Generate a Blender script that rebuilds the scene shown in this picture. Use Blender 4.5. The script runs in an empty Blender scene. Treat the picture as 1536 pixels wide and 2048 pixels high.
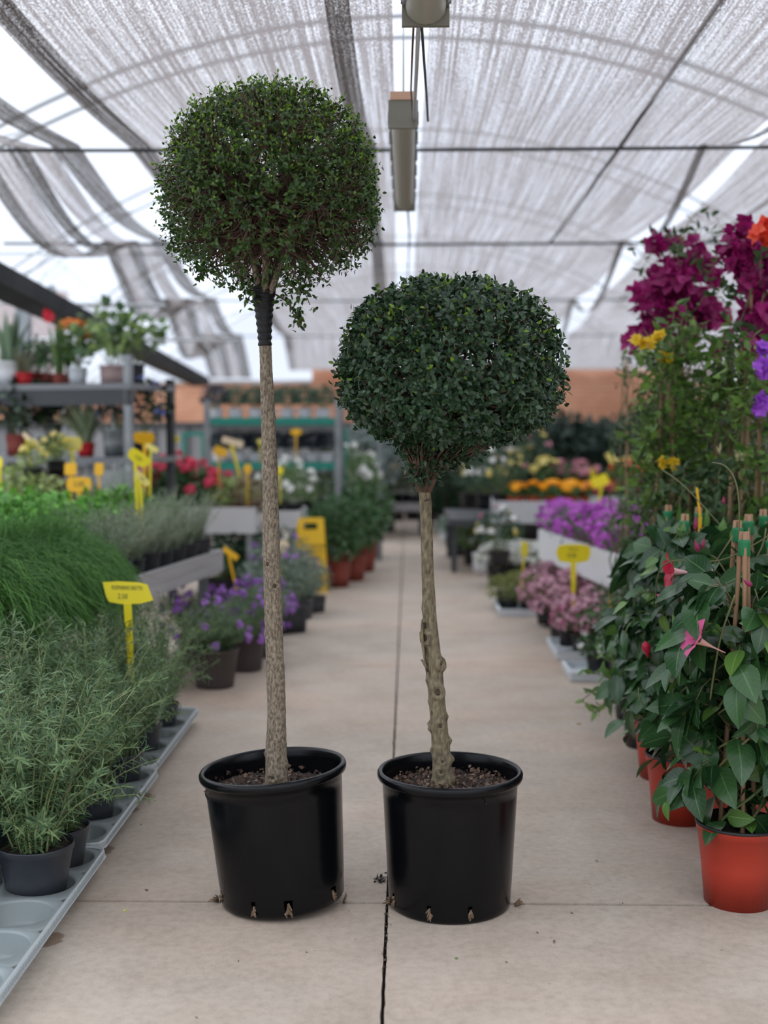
import bpy, math
import numpy as np
from mathutils import Vector, Matrix, Euler
PI = math.pi
sc = bpy.context.scene
COL = sc.collection
# ------------------------------------------------------------------ camera
F = 2500.0; CH = 1.30
TH = math.atan(159 / F); PS = math.atan(48 * math.cos(TH) / F)
cd = bpy.data.cameras.new('camera'); cam = bpy.data.objects.new('camera', cd); COL.objects.link(cam)
cam.location = (0, 0, CH); cam.rotation_euler = (PI / 2 - TH, 0, PS)
cd.sensor_fit = 'VERTICAL'; cd.sensor_height = 36; cd.lens = F / 2048 * 36
cd.clip_start = 0.05; cd.clip_end = 300
cd.dof.use_dof = True; cd.dof.focus_distance = 3.38; cd.dof.aperture_fstop = 1.75
sc.camera = cam
# ------------------------------------------------------------------ world + exposure
w = bpy.data.worlds.new('overcast_sky'); sc.world = w; w.use_nodes = True
nt = w.node_tree; bg = nt.nodes['Background']
tc = nt.nodes.new('ShaderNodeTexCoord'); nz = nt.nodes.new('ShaderNodeTexNoise'); nz.inputs['Scale'].default_value = 2.2
nz.inputs['Detail'].default_value = 3
cr = nt.nodes.new('ShaderNodeValToRGB')
cr.color_ramp.elements[0].position = .35; cr.color_ramp.elements[0].color = (.72, .79, .93, 1)
cr.color_ramp.elements[1].position = .7; cr.color_ramp.elements[1].color = (.92, .95, 1, 1)
nt.links.new(tc.outputs['Generated'], nz.inputs['Vector']); nt.links.new(nz.outputs['Fac'], cr.inputs['Fac'])
nt.links.new(cr.outputs['Color'], bg.inputs['Color']); bg.inputs['Strength'].default_value = 1.0
# overcast sky: luminance rises towards the zenith
sx_ = nt.nodes.new('ShaderNodeSeparateXYZ'); nt.links.new(tc.outputs['Generated'], sx_.inputs[0])
mr_ = nt.nodes.new('ShaderNodeMapRange'); mr_.inputs[1].default_value = .25; mr_.inputs[2].default_value = 1.0; mr_.inputs[3].default_value = .85; mr_.inputs[4].default_value = 2.9
nt.links.new(sx_.outputs['Z'], mr_.inputs[0]); nt.links.new(mr_.outputs[0], bg.inputs['Strength'])
sc.view_settings.view_transform = 'Standard'; sc.view_settings.look = 'None'
sc.view_settings.gamma = 1; sc.view_settings.use_curve_mapping = False
sc.view_settings.exposure = 0.5

# ------------------------------------------------------------------ pixel -> world
_R = np.array(Euler(cam.rotation_euler).to_matrix())
def ray(px, py):
    d = _R @ np.array([(px - 768) / F, (1024 - py) / F, -1.0]); return d
def P(px, py, Y):
    d = ray(px, py); t = Y / d[1]; return np.array([d[0] * t, Y, CH + d[2] * t])
def G(px, py, z=0.0):
    d = ray(px, py); t = (z - CH) / d[2]; return np.array([d[0] * t, d[1] * t, z])
def XY(px, Y):            # lateral position of a column at depth Y
    return P(px, 900, Y)[0]
def ZY(py, Y):
    return P(800, py, Y)[2]
rs = np.random.RandomState(7)

# ------------------------------------------------------------------ mesh helper
class MB:
    def __init__(s): s.V = []; s.Fq = []; s.A = []; s.M = []; s.n = 0
    def add(s, V, Fq, uv=None, mi=0):
        V = np.asarray(V, float).reshape(-1, 3); Fq = np.asarray(Fq, int).reshape(-1, 4)
        s.V.append(V); s.Fq.append(Fq + s.n); s.M.append(np.full(len(Fq), mi))
        s.A.append(np.zeros((len(V), 2)) if uv is None else np.asarray(uv, float)); s.n += len(V); return s
    def build(s, name, mats, parent=None, smooth=True):
        me = bpy.data.meshes.new(name)
        V = np.concatenate(s.V); Fq = np.concatenate(s.Fq)
        me.vertices.add(len(V)); me.vertices.foreach_set('co', V.ravel())
        me.loops.add(len(Fq) * 4); me.loops.foreach_set('vertex_index', Fq.ravel())
        me.polygons.add(len(Fq)); me.polygons.foreach_set('loop_start', np.arange(0, len(Fq) * 4, 4))
        me.polygons.foreach_set('loop_total', np.full(len(Fq), 4))
        if not isinstance(mats, (list, tuple)): mats = [mats]
        for m in mats: me.materials.append(m)
        me.polygons.foreach_set('material_index', np.concatenate(s.M))
        me.polygons.foreach_set('use_smooth', np.full(len(Fq), smooth))
        A = np.concatenate(s.A)
        if A.any():
            a = me.attributes.new('lx', 'FLOAT', 'POINT'); a.data.foreach_set('value', A[:, 0].copy())
            a = me.attributes.new('ly', 'FLOAT', 'POINT'); a.data.foreach_set('value', A[:, 1].copy())
        me.update(calc_edges=True); me.validate()
        o = bpy.data.objects.new(name, me); COL.objects.link(o)
        if parent is not None: o.parent = parent
        return o
def nrm(a): return a / np.maximum(np.linalg.norm(a, axis=-1, keepdims=True), 1e-9)

def box(mb, a, b, mi=0):
    x0, y0, z0 = a; x1, y1, z1 = b
    V = [(x0,y0,z0),(x1,y0,z0),(x1,y1,z0),(x0,y1,z0),(x0,y0,z1),(x1,y0,z1),(x1,y1,z1),(x0,y1,z1)]
    mb.add(V, [(0,3,2,1),(4,5,6,7),(0,1,5,4),(1,2,6,5),(2,3,7,6),(3,0,4,7)], mi=mi); return mb
def obox(mb, p, q, wd, ht, mi=0):
    """box beam from p to q, width wd sideways, height ht"""
    p = np.array(p, float); q = np.array(q, float); d = nrm(q - p)
    up = np.array([0, 0, 1.]) if abs(d[2]) < .9 else np.array([0, 1., 0])
    s = nrm(np.cross(d, up)); u = np.cross(s, d); V = []
    for c in (p, q):
        for (i, j) in ((-1,-1),(1,-1),(1,1),(-1,1)): V.append(c + s * i * wd / 2 + u * j * ht / 2)
    mb.add(V, [(0,1,2,3),(7,6,5,4),(0,4,5,1),(1,5,6,2),(2,6,7,3),(3,7,4,0)], mi=mi); return mb
def lathe(mb, prof, seg=40, skip=None, mi=0, c=(0, 0, 0), wob=None):
    prof = np.array(prof, float); n = len(prof)
    a = np.linspace(0, 2 * PI, seg, endpoint=False)
    R = prof[:, 0][:, None] * np.ones(seg)
    if wob is not None: R = R * wob(a[None, :], prof[:, 1][:, None])
    V = np.stack([R * np.cos(a), R * np.sin(a), prof[:, 1][:, None] * np.ones(seg)], -1).reshape(-1, 3) + np.array(c)
    fs = []
    for i in range(n - 1):
        for j in range(seg):
            if skip and skip(i, j): continue
            k = (j + 1) % seg; fs.append((i*seg+j, i*seg+k, (i+1)*seg+k, (i+1)*seg+j))
    mb.add(V, fs, mi=mi); return mb
def tubes(mb, pts, rad, S=5, cap=True, mi=0):
    """pts (N,K,3), rad (N,K)"""
    pts = np.asarray(pts, float)
    if pts.ndim == 2: pts = pts[None]
    rad = np.broadcast_to(np.asarray(rad, float), pts.shape[:2])
    N, K = pts.shape[:2]
    T = np.gradient(pts, axis=1); T = nrm(T)
    ref = np.where(np.abs(nrm(pts[:, -1] - pts[:, 0])[:, 2:3]) > .8, np.array([[1., 0, 0]]), np.array([[0, 0, 1.]]))[:, None, :] * np.ones((1, K, 1))
    s = nrm(np.cross(T, ref)); u = np.cross(s, T)
    a = np.linspace(0, 2 * PI, S, endpoint=False)
    V = pts[:, :, None, :] + rad[:, :, None, None] * (s[:, :, None, :] * np.cos(a)[None, None, :, None] + u[:, :, None, :] * np.sin(a)[None, None, :, None])
    i, j = np.meshgrid(np.arange(K - 1), np.arange(S), indexing='ij'); k = (j + 1) % S
    f = np.stack([i*S+j, i*S+k, (i+1)*S+k, (i+1)*S+j], -1).reshape(-1, 4)
    if cap and S in (4,): f = np.concatenate([f, [[3,2,1,0]], [[(K-1)*S+q for q in range(4)]]])
    elif cap:
        V = np.concatenate([V, np.repeat(pts[:, :1, None, :], 1, 2).repeat(S, 2), pts[:, -1:, None, :].repeat(S, 2)], 1)
        j = np.arange(S); k = (j + 1) % S
        f = np.concatenate([f, np.stack([K*S+j, K*S+k, k, j], -1), np.stack([(K-1)*S+j, (K-1)*S+k, (K+1)*S+k, (K+1)*S+j], -1)])
    n = V.shape[1] * S
    FF = (f[None] + (np.arange(N) * n)[:, None, None]).reshape(-1, 4)
    mb.add(V.reshape(-1, 3), FF, mi=mi); return mb

def leaf_t(nseg=3, wid=.5, fold=.15, curl=.15, kind='ovate', cols=3, wave=0):
    """unit leaf along +Y; width `wid`; returns V,F,uv"""
    t = np.linspace(0, 1, nseg + 1)
    if kind == 'ovate': prof = np.sin(PI * t ** .8) ** .8 * (1 - .15 * t)
    elif kind == 'needle': prof = np.minimum(1, np.minimum(t * 8 + .35, (1 - t) * 4 + .05))
    elif kind == 'strap': prof = np.minimum(1, (1 - t) * 2.0 + .03) * (.8 + .2 * np.sin(PI * t))
    elif kind == 'spat': prof = np.sin(PI * t ** 1.5) ** .7
    else: prof = np.sin(PI * t)
    prof = np.maximum(prof, .03)
    xs = np.linspace(-1, 1, cols)
    V = []; U = []
    for i, tt in enumerate(t):
        for x in xs:
            V.append((x * prof[i] * wid / 2, tt - curl * .15 * tt, abs(x) * prof[i] * wid * .5 * fold - curl * tt * tt + wave * math.sin(tt * 9 + (x > 0) * 1.5) * abs(x)))
            U.append((x, tt + .001))
    Fq = [(i*cols+j, i*cols+j+1, (i+1)*cols+j+1, (i+1)*cols+j) for i in range(nseg) for j in range(cols - 1)]
    return np.array(V), np.array(Fq), np.array(U)
def place(mb, T, pos, d, up, s, mi=0):
    V, Fq, U = T; pos = np.atleast_2d(pos); N = len(pos)
    if N == 0: return mb
    d = nrm(np.atleast_2d(d) * np.ones((N, 1))); up = np.atleast_2d(up) * np.ones((N, 1))
    x = nrm(np.cross(d, up + 1e-6)); z = np.cross(x, d)
    s = (np.ones(N) * s)[:, None, None]
    W = pos[:, None, :] + s * (V[None, :, 0:1] * x[:, None, :] + V[None, :, 1:2] * d[:, None, :] + V[None, :, 2:3] * z[:, None, :])
    FF = (Fq[None] + (np.arange(N) * len(V))[:, None, None]).reshape(-1, 4)
    mb.add(W.reshape(-1, 3), FF, np.tile(U, (N, 1)), mi); return mb
def rdir(n, r=rs): return nrm(r.normal(size=(n, 3)))

# ------------------------------------------------------------------ materials
_m = {}
def mat(name, col, rough=.6, metal=0, spec=.5, col2=None, scale=8, bump=0, trans=0, island=False, emis=None, stretch=None, detail=4, lo=.35, hi=.65, bscale=None, alpha=None, coat=0):
    if name in _m: return _m[name]
    m = bpy.data.materials.new(name); m.use_nodes = True; t = m.node_tree; n = t.nodes; L = t.links
    b = n['Principled BSDF']; b.inputs['Base Color'].default_value = (*col, 1); b.inputs['Roughness'].default_value = rough
    b.inputs['Metallic'].default_value = metal; b.inputs['Specular IOR Level'].default_value = spec
    if coat: b.inputs['Coat Weight'].default_value = coat
    if alpha is not None: b.inputs['Alpha'].default_value = alpha
    csock = None
    if col2 is not None or bump:
        tx = n.new('ShaderNodeTexCoord'); mp = n.new('ShaderNodeMapping'); L.new(tx.outputs['Object'], mp.inputs['Vector'])
        if stretch: mp.inputs['Scale'].default_value = stretch
        ns = n.new('ShaderNodeTexNoise'); ns.inputs['Scale'].default_value = scale; ns.inputs['Detail'].default_value = detail
        L.new(mp.outputs['Vector'], ns.inputs['Vector'])
    if col2 is not None:
        r = n.new('ShaderNodeValToRGB'); e = r.color_ramp.elements
        e[0].color = (*col, 1); e[1].color = (*col2, 1); e[0].position = lo; e[1].position = hi
        if island:
            g = n.new('ShaderNodeNewGeometry'); e[0].position = 0; e[1].position = 1
            L.new(g.outputs['Random Per Island'], r.inputs['Fac'])
        else: L.new(ns.outputs['Fac'], r.inputs['Fac'])
        L.new(r.outputs['Color'], b.inputs['Base Color']); csock = r.outputs['Color']
    if bump:
        bp = n.new('ShaderNodeBump'); bp.inputs['Strength'].default_value = bump; bp.inputs['Distance'].default_value = .01
        if bscale:
            n2 = n.new('ShaderNodeTexNoise'); n2.inputs['Scale'].default_value = bscale; n2.inputs['Detail'].default_value = 5
            L.new(mp.outputs['Vector'], n2.inputs['Vector']); L.new(n2.outputs['Fac'], bp.inputs['Height'])
        else: L.new(ns.outputs['Fac'], bp.inputs['Height'])
        L.new(bp.outputs['Normal'], b.inputs['Normal'])
    if trans:
        tr = n.new('ShaderNodeBsdfTranslucent'); mx = n.new('ShaderNodeMixShader'); mx.inputs[0].default_value = trans
        tr.inputs['Color'].default_value = (*col, 1)
        if csock: L.new(csock, tr.inputs['Color'])
        L.new(b.outputs[0], mx.inputs[1]); L.new(tr.outputs[0], mx.inputs[2]); L.new(mx.outputs[0], n['Material Output'].inputs[0])
    _m[name] = m; return m
def leafm(name, c1, c2, rough=.42, tr=.18, spec=.5): return mat(name, c1, rough, col2=c2, island=True, trans=tr, spec=spec)
def veinleaf(name, c1, c2, vein, rough=.3):
    if name in _m: return _m[name]
    m = leafm(name, c1, c2, rough, .1); t = m.node_tree; n = t.nodes; L = t.links
    ramp = [x for x in n if x.type == 'VALTORGB'][0]; b = n['Principled BSDF']
    ax = n.new('ShaderNodeAttribute'); ax.attribute_name = 'lx'; ay = n.new('ShaderNodeAttribute'); ay.attribute_name = 'ly'
    ab = n.new('ShaderNodeMath'); ab.operation = 'ABSOLUTE'; L.new(ax.outputs['Fac'], ab.inputs[0])
    mr = n.new('ShaderNodeMath'); mr.operation = 'LESS_THAN'; mr.inputs[1].default_value = .05; L.new(ab.outputs[0], mr.inputs[0])
    # side veins: frac((ly*7 - |lx|*1.6)) < .08
    m1 = n.new('ShaderNodeMath'); m1.operation = 'MULTIPLY'; m1.inputs[1].default_value = 8; L.new(ay.outputs['Fac'], m1.inputs[0])
    m2 = n.new('ShaderNodeMath'); m2.operation = 'MULTIPLY'; m2.inputs[1].default_value = 1.8; L.new(ab.outputs[0], m2.inputs[0])
    m3 = n.new('ShaderNodeMath'); m3.operation = 'SUBTRACT'; L.new(m1.outputs[0], m3.inputs[0]); L.new(m2.outputs[0], m3.inputs[1])
    m4 = n.new('ShaderNodeMath'); m4.operation = 'FRACT'; L.new(m3.outputs[0], m4.inputs[0])
    m5 = n.new('ShaderNodeMath'); m5.operation = 'LESS_THAN'; m5.inputs[1].default_value = .09; L.new(m4.outputs[0], m5.inputs[0])
    m6 = n.new('ShaderNodeMath'); m6.operation = 'MULTIPLY'; m6.inputs[1].default_value = .3; L.new(m5.outputs[0], m6.inputs[0])
    m8 = n.new('ShaderNodeMath'); m8.operation = 'MULTIPLY'; m8.inputs[1].default_value = .8; L.new(mr.outputs[0], m8.inputs[0])
    m7 = n.new('ShaderNodeMath'); m7.operation = 'MAXIMUM'; L.new(m8.outputs[0], m7.inputs[0]); L.new(m6.outputs[0], m7.inputs[1])
    mx = n.new('ShaderNodeMixRGB'); L.new(m7.outputs[0], mx.inputs[0]); L.new(ramp.outputs[0], mx.inputs[1]); mx.inputs[2].default_value = (*vein, 1)
    L.new(mx.outputs[0], b.inputs['Base Color']); return m

# ------------------------------------------------------------------ object helpers
def tag(o, label=None, cat=None, group=None, kind=None):
    if label: o['label'] = label
    if cat: o['category'] = cat
    if group: o['group'] = group
    if kind: o['kind'] = kind
    return o
def thing(name, label, cat, loc=(0, 0, 0), rotz=0, group=None):
    o = bpy.data.objects.new(name, None); COL.objects.link(o); o.empty_display_size = .05
    o.location = Vector(loc); o.rotation_euler = (0, 0, rotz)
    return tag(o, label, cat, group)
def struct(name, mb, m, smooth=False): return tag(mb.build(name, m, None, smooth), kind='structure')
def dup(root, loc=None, rotz=0, scale=1.0, label=None, group=None, tilt=(0, 0)):
    r = root.copy(); COL.objects.link(r)
    def rec(a, b):
        for ch in list(a.children):
            c = ch.copy(); COL.objects.link(c); c.parent = b; rec(ch, c)
    rec(root, r)
    return put(r, loc, rotz, scale, label, group, tilt)
def put(r, loc, rotz=0, scale=1.0, label=None, group=None, tilt=(0, 0)):
    r.location = Vector(loc); r.rotation_euler = (tilt[0], tilt[1], rotz); r.scale = (scale,) * 3
    if label: r['label'] = label
    if group: r['group'] = group
    return r
_used = set()
def spawn(proto, loc, rotz=0, scale=1.0, label=None, group=None, tilt=(0, 0)):
    if proto.name in _used: return dup(proto, loc, rotz, scale, label, group, tilt)
    _used.add(proto.name); return put(proto, loc, rotz, scale, label, group, tilt)
def text_mesh(parent, name, body, size, m, loc, rot, ext=.0004, align='CENTER', sx=1):
    c = bpy.data.curves.new(name, 'FONT'); c.body = body; c.size = size; c.extrude = ext; c.align_x = align; c.align_y = 'CENTER'
    o = bpy.data.objects.new('tmp', c); COL.objects.link(o)
    bpy.context.view_layer.update()
    me = bpy.data.meshes.new_from_object(o.evaluated_get(bpy.context.evaluated_depsgraph_get()))
    bpy.data.objects.remove(o); me.name = name
    me.materials.clear(); me.materials.append(m)
    q = bpy.data.objects.new(name, me); COL.objects.link(q); q.parent = parent; q.location = loc; q.rotation_euler = rot; q.scale = (sx, 1, 1)
    return q

# palette
BLK = mat('black_plastic', (.0022, .0026, .0036), .22, col2=(.0032, .0036, .0046), scale=6, spec=.24, bump=.04, bscale=7)
BLK2 = mat('black_pot_plastic', (.012, .012, .014), .45)
GRYP = mat('grey_pot_plastic', (.028, .033, .042), .4, col2=(.038, .043, .052), scale=10)
DKGP = mat('anthracite_pot_plastic', (.022, .025, .03), .45)
BRNP = mat('brown_pot_plastic', (.055, .042, .04), .5)
REDP = mat('terracotta_red_plastic', (.42, .034, .014), .42, col2=(.33, .026, .012), scale=5)
RBRP = mat('brown_red_plastic', (.26, .05, .035), .5)
WHTP = mat('white_pot_plastic', (.72, .74, .77), .4)
PNKP = mat('dusty_pink_ceramic', (.42, .3, .29), .5)
MAGP = mat('magenta_plastic', (.42, .05, .25), .5)
SCAP = mat('scarlet_plastic', (.5, .015, .02), .4)
ZINC = mat('zinc_metal', (.34, .37, .38), .42, metal=.6, col2=(.2, .22, .23), scale=7)
SOIL = mat('potting_soil', (.016, .011, .008), .95, col2=(.045, .03, .022), scale=60, bump=.8)
CHIP = mat('bark_chip', (.05, .026, .016), .9, col2=(.2, .13, .09), island=True)
BARKA = mat('grey_bark', (.12, .09, .062), .85, col2=(.33, .275, .20), scale=190, lo=.36, hi=.66, bump=.7, stretch=(1, 1, .45), detail=6)
TWIG = mat('brown_twig', (.07, .038, .026), .8, col2=(.16, .095, .065), island=True)
CANE = mat('bamboo_cane', (.42, .25, .14), .6, col2=(.3, .17, .09), scale=12, stretch=(1, 1, .3))
TAPE = mat('green_tape', (.004, .16, .05), .5)
YEL = mat('yellow_plastic', (.95, .80, .02), .45, trans=.15)
YELP = mat('pale_yellow_plastic', (.85, .74, .2), .5, trans=.15)
ORG = mat('orange_yellow_plastic', (.90, .50, .01), .45, trans=.1)
CRM = mat('cream_card', (.75, .6, .4), .6)
INK = mat('pen_ink', (.1, .1, .04), .6)
STEEL = mat('galvanised_steel', (.33, .35, .36), .45, metal=.5, col2=(.24, .26, .27), scale=6)
STEELW = mat('pale_steel', (.55, .57, .58), .5)
DKST = mat('dark_steel', (.045, .05, .055), .5)
TEAL = mat('teal_green_paint', (.012, .24, .18), .5)
BENCH = mat('weathered_grey_board', (.33, .32, .31), .75, col2=(.42, .41, .4), scale=5, stretch=(.3, .3, 5), bump=.2)
BENCHW = mat('pale_grey_board', (.62, .62, .62), .6)
GREEN_STEM = mat('green_stem', (.13, .2, .06), .6, col2=(.2, .24, .09), island=True)
# ================================================================== SETTING
def floor_mat():
    m = bpy.data.materials.new('worn_concrete'); m.use_nodes = True; t = m.node_tree; n = t.nodes; L = t.links
    b = n['Principled BSDF']; b.inputs['Roughness'].default_value = .7; b.inputs['Specular IOR Level'].default_value = .3
    tx = n.new('ShaderNodeTexCoord')
    def noise(scale, det=5, st=None, ro=.6):
        q = n.new('ShaderNodeTexNoise'); q.inputs['Scale'].default_value = scale; q.inputs['Detail'].default_value = det; q.inputs['Roughness'].default_value = ro
        if st:
            mp = n.new('ShaderNodeMapping'); mp.inputs['Scale'].default_value = st; L.new(tx.outputs['Object'], mp.inputs[0]); L.new(mp.outputs[0], q.inputs['Vector'])
        else: L.new(tx.outputs['Object'], q.inputs['Vector'])
        return q.outputs['Fac']
    def ramp(f, a, ca, b_, cb):
        r = n.new('ShaderNodeValToRGB'); e = r.color_ramp.elements; e[0].position = a; e[0].color = (*ca, 1); e[1].position = b_; e[1].color = (*cb, 1); L.new(f, r.inputs[0]); return r.outputs[0]
    def mix(a, b_, f, mode='MULTIPLY'):
        x = n.new('ShaderNodeMixRGB'); x.blend_type = mode
        if isinstance(f, float): x.inputs[0].default_value = f
        else: L.new(f, x.inputs[0])
        L.new(a, x.inputs[1]); L.new(b_, x.inputs[2]); return x.outputs[0]
    base = ramp(noise(1.1, 6), .3, (.43, .36, .295), .7, (.575, .50, .42))
    pink = ramp(noise(.7, 3, (1, 1.6, 1)), .42, (1, 1, 1), .75, (1.0, .86, .80))
    c = mix(base, pink, .8)
    c = mix(c, ramp(noise(420, 3), .35, (.74, .74, .74), .65, (1.12, 1.12, 1.12)), .8)
    c = mix(c, ramp(noise(38, 6), .3, (.84, .83, .82), .6, (1.05, 1.05, 1.05)), .8)
    c = mix(c, ramp(noise(3.2, 7, (1, 1, 1), .75), .3, (.82, .80, .78), .6, (1.03, 1.03, 1.03)), .8)
    # crumbs of dirt
    c = mix(c, ramp(noise(55, 2), .22, (.25, .2, .17), .26, (1, 1, 1)), .9)
    # wet stains seeping out from under the plastic trays
    for (sx, sy, r) in STAINS:
        vm = n.new('ShaderNodeVectorMath'); vm.operation = 'DISTANCE'; L.new(tx.outputs['Object'], vm.inputs[0]); vm.inputs[1].default_value = (sx, sy, 0)
        a = n.new('ShaderNodeMath'); a.operation = 'MULTIPLY_ADD'; L.new(noise(30, 4), a.inputs[0]); a.inputs[1].default_value = r * 1.0; L.new(vm.outputs['Value'], a.inputs[2])
        lt = n.new('ShaderNodeMapRange'); L.new(a.outputs[0], lt.inputs[0]); lt.inputs[1].default_value = r * 1.35; lt.inputs[2].default_value = r * 1.5; lt.inputs[3].default_value = .85; lt.inputs[4].default_value = 0
        rgb = n.new('ShaderNodeRGB'); rgb.outputs[0].default_value = (.46, .36, .28, 1)
        c = mix(c, rgb.outputs[0], lt.outputs[0])
    L.new(c, b.inputs['Base Color'])
    bp = n.new('ShaderNodeBump'); bp.inputs['Strength'].default_value = .14; bp.inputs['Distance'].default_value = .003
    L.new(noise(230, 4), bp.inputs['Height']); L.new(bp.outputs[0], b.inputs['Normal'])
    return m
STAINS = []
for (px, py, r) in ((95, 1880, .055), (205, 1700, .05), (288, 1592, .045), (268, 1620, .03)):
    g = G(px, py); STAINS.append((g[0] - .01, g[1], r))
FLOORM = floor_mat()
JX = -.056; JY = 3.385
fm = MB(); ys = [-4, JY, 6.9, 10.4, 13.9, 17.4, 21]; g = .0075
def edge_slab(mb, x0, y0, x1, y1):   # slab with slightly worn, uneven rim along the joints
    nx, ny = max(2, int(abs(x1 - x0) / .03)), max(2, int(abs(y1 - y0) / .03))
    e = []
    for i in range(nx): e.append((x0 + (x1 - x0) * i / nx, y0 + abs(rs.normal()) * .0010))
    for i in range(ny): e.append((x1 - abs(rs.normal()) * .0014, y0 + (y1 - y0) * i / ny))
    for i in range(nx): e.append((x1 - (x1 - x0) * i / nx, y1 - abs(rs.normal()) * .0010))
    for i in range(ny): e.append((x0 + abs(rs.normal()) * .0014, y1 - (y1 - y0) * i / ny))
    e = np.array(e); k = len(e); c = e.mean(0)
    V = np.concatenate([np.c_[e, np.zeros(k)], np.c_[e, np.full(k, -.04)], [[c[0], c[1], 0]]])
    j = np.arange(k); q = (j + 1) % k
    # top as a fan of pairs
    f1 = np.stack([j[::2], (j[::2] + 1) % k, (j[::2] + 2) % k, np.full(len(j[::2]), 2 * k)], -1)
    f2 = np.stack([k + j, k + q, q, j], -1)
    mb.add(V, f1); mb.add(V, f2)
for i in range(len(ys) - 1):
    gg = .0032 if i < 1 else .0015
    y0 = ys[i] + (g if i == 1 else .001); y1 = ys[i + 1] - (g if i == 0 else .001)
    edge_slab(fm, -5.2, y0, JX - .0032, y1); edge_slab(fm, JX + .0032, y0, 4.4, y1)
struct('floor', fm, FLOORM)
struct('trim_1', box(MB(), (-12, -6, -.06), (9, 30, -.0405)), mat('ground_dirt', (.03, .026, .022), .95, col2=(.06, .05, .04), scale=30))

def brick(name, c1, c2, mortar, sx):
    m = bpy.data.materials.new(name); m.use_nodes = True; t = m.node_tree; b = t.nodes['Principled BSDF']; b.inputs['Roughness'].default_value = .85
    tx = t.nodes.new('ShaderNodeTexCoord'); mp = t.nodes.new('ShaderNodeMapping'); mp.inputs['Rotation'].default_value = (PI / 2, 0, 0)
    br = t.nodes.new('ShaderNodeTexBrick'); br.inputs['Scale'].default_value = sx; br.inputs['Color1'].default_value = (*c1, 1); br.inputs['Color2'].default_value = (*c2, 1)
    br.inputs['Mortar'].default_value = (*mortar, 1); br.inputs['Mortar Size'].default_value = .015
    t.links.new(tx.outputs['Object'], mp.inputs[0]); t.links.new(mp.outputs[0], br.inputs[0])
    ns = t.nodes.new('ShaderNodeTexNoise'); ns.inputs['Scale'].default_value = 1.3; t.links.new(tx.outputs['Object'], ns.inputs[0])
    mx = t.nodes.new('ShaderNodeMixRGB'); mx.blend_type = 'SOFT_LIGHT'; mx.inputs[0].default_value = .8
    t.links.new(br.outputs[0], mx.inputs[1]); t.links.new(ns.outputs['Fac'], mx.inputs[2]); t.links.new(mx.outputs[0], b.inputs['Base Color']); return m
BRICK = brick('orange_brick', (.62, .29, .17), (.54, .24, .13), (.6, .4, .3), 3.2)
BROWN = brick('red_brown_brick', (.2, .1, .075), (.3, .17, .13), (.4, .34, .3), 2.0)
WY = 20.9
b1 = MB(); box(b1, (-8, WY, 1.44), (5, WY + .25, 2.12)); box(b1, (-1.6, WY, 2.12), (5, WY + .25, 2.36)); struct('wall_back', b1, BRICK)
b2 = MB(); box(b2, (-8, WY + .02, 0), (5, WY + .22, 1.44)); struct('wall_back_lower', b2, mat('grey_panel', (.2, .2, .2), .6, col2=(.3, .3, .3), scale=1))
b3 = MB(); box(b3, (-8, WY - .03, 1.38), (5, WY, 1.47))
for x in np.arange(-7, 5, .55): box(b3, (x, WY - .03, 0), (x + .05, WY, 1.4))
box(b3, (-8, WY - .025, .7), (5, WY, .76)); struct('trim_2', b3, DKST)
struct('trim_3', box(MB(), (-8, WY - .05, 2.12), (-1.6, WY + .28, 2.17)), STEELW)
struct('wall_neighbour', box(MB(), (-12, 23, 0), (-6.3, 23.3, 3.9)), BROWN)
# right hand side: low grey wall with posts
b4 = MB(); box(b4, (4.4, 0, 0), (4.5, 21, 1.75)); struct('wall_right', b4, mat('grey_render', (.25, .25, .25), .8, col2=(.32, .32, .31), scale=2))
b4 = MB()
for y in (2, 5.2, 8.2, 11.2, 14.2, 17.2, 20.2):
    tubes(b4, np.array([[4.35, y, 0], [4.35, y, 1.2], [4.35, y, 2.3]]), .03, 8); tubes(b4, np.array([[-4.75, y, 0], [-4.75, y, 1], [-4.75, y, 1.9]]), .035, 8)
struct('trim_4', b4, STEEL)

# --- arched roof ribs
AX = .0; AZ = 3.97
def archz(x): return AZ - .097 * (x - AX) ** 2
for i, y in enumerate((5.2, 8.2, 11.2, 14.2, 17.2, 20.2)):
    r = thing('roof_arch', ['pale double pipe roof arch nearest the viewer, high above the potted trees', 'double pipe roof arch seen through the net just above the taller tree crown',
        'pipe arch behind the taller tree crown, its end showing in the left sky gap', 'fourth pipe arch from the front, over the hanging lamps far end',
        'fifth pipe arch from the front with lattice webs at its left foot', 'rearmost pipe arch close to the orange brick wall'][i], 'roof arch', (0, y, 0), group='roof arches')
    xs = np.linspace(-4.75, 4.4, 40)
    tubes(m1 := MB(), np.stack([xs, 0 * xs, archz(xs)], -1), .021 if i < 2 else .014, 8).build('upper_pipe', STEELW, r)
    tubes(m1 := MB(), np.stack([xs, 0 * xs + .02, archz(xs) - .13], -1), .017 if i < 2 else .011, 8).build('lower_pipe', STEELW, r)
    m1 = MB(); wx = np.linspace(-4.7, 4.35, 21)
    for k in range(len(wx) - 1):
        a = (wx[k], .01, archz(wx[k]) - (.13 if k % 2 else 0)); b = (wx[k + 1], .01, archz(wx[k + 1]) - (0 if k % 2 else .13))
        if k < 5 or k > 15: obox(m1, a, b, .012, .012)
    m1.build('lattice_web', STEELW, r, False)
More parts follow.
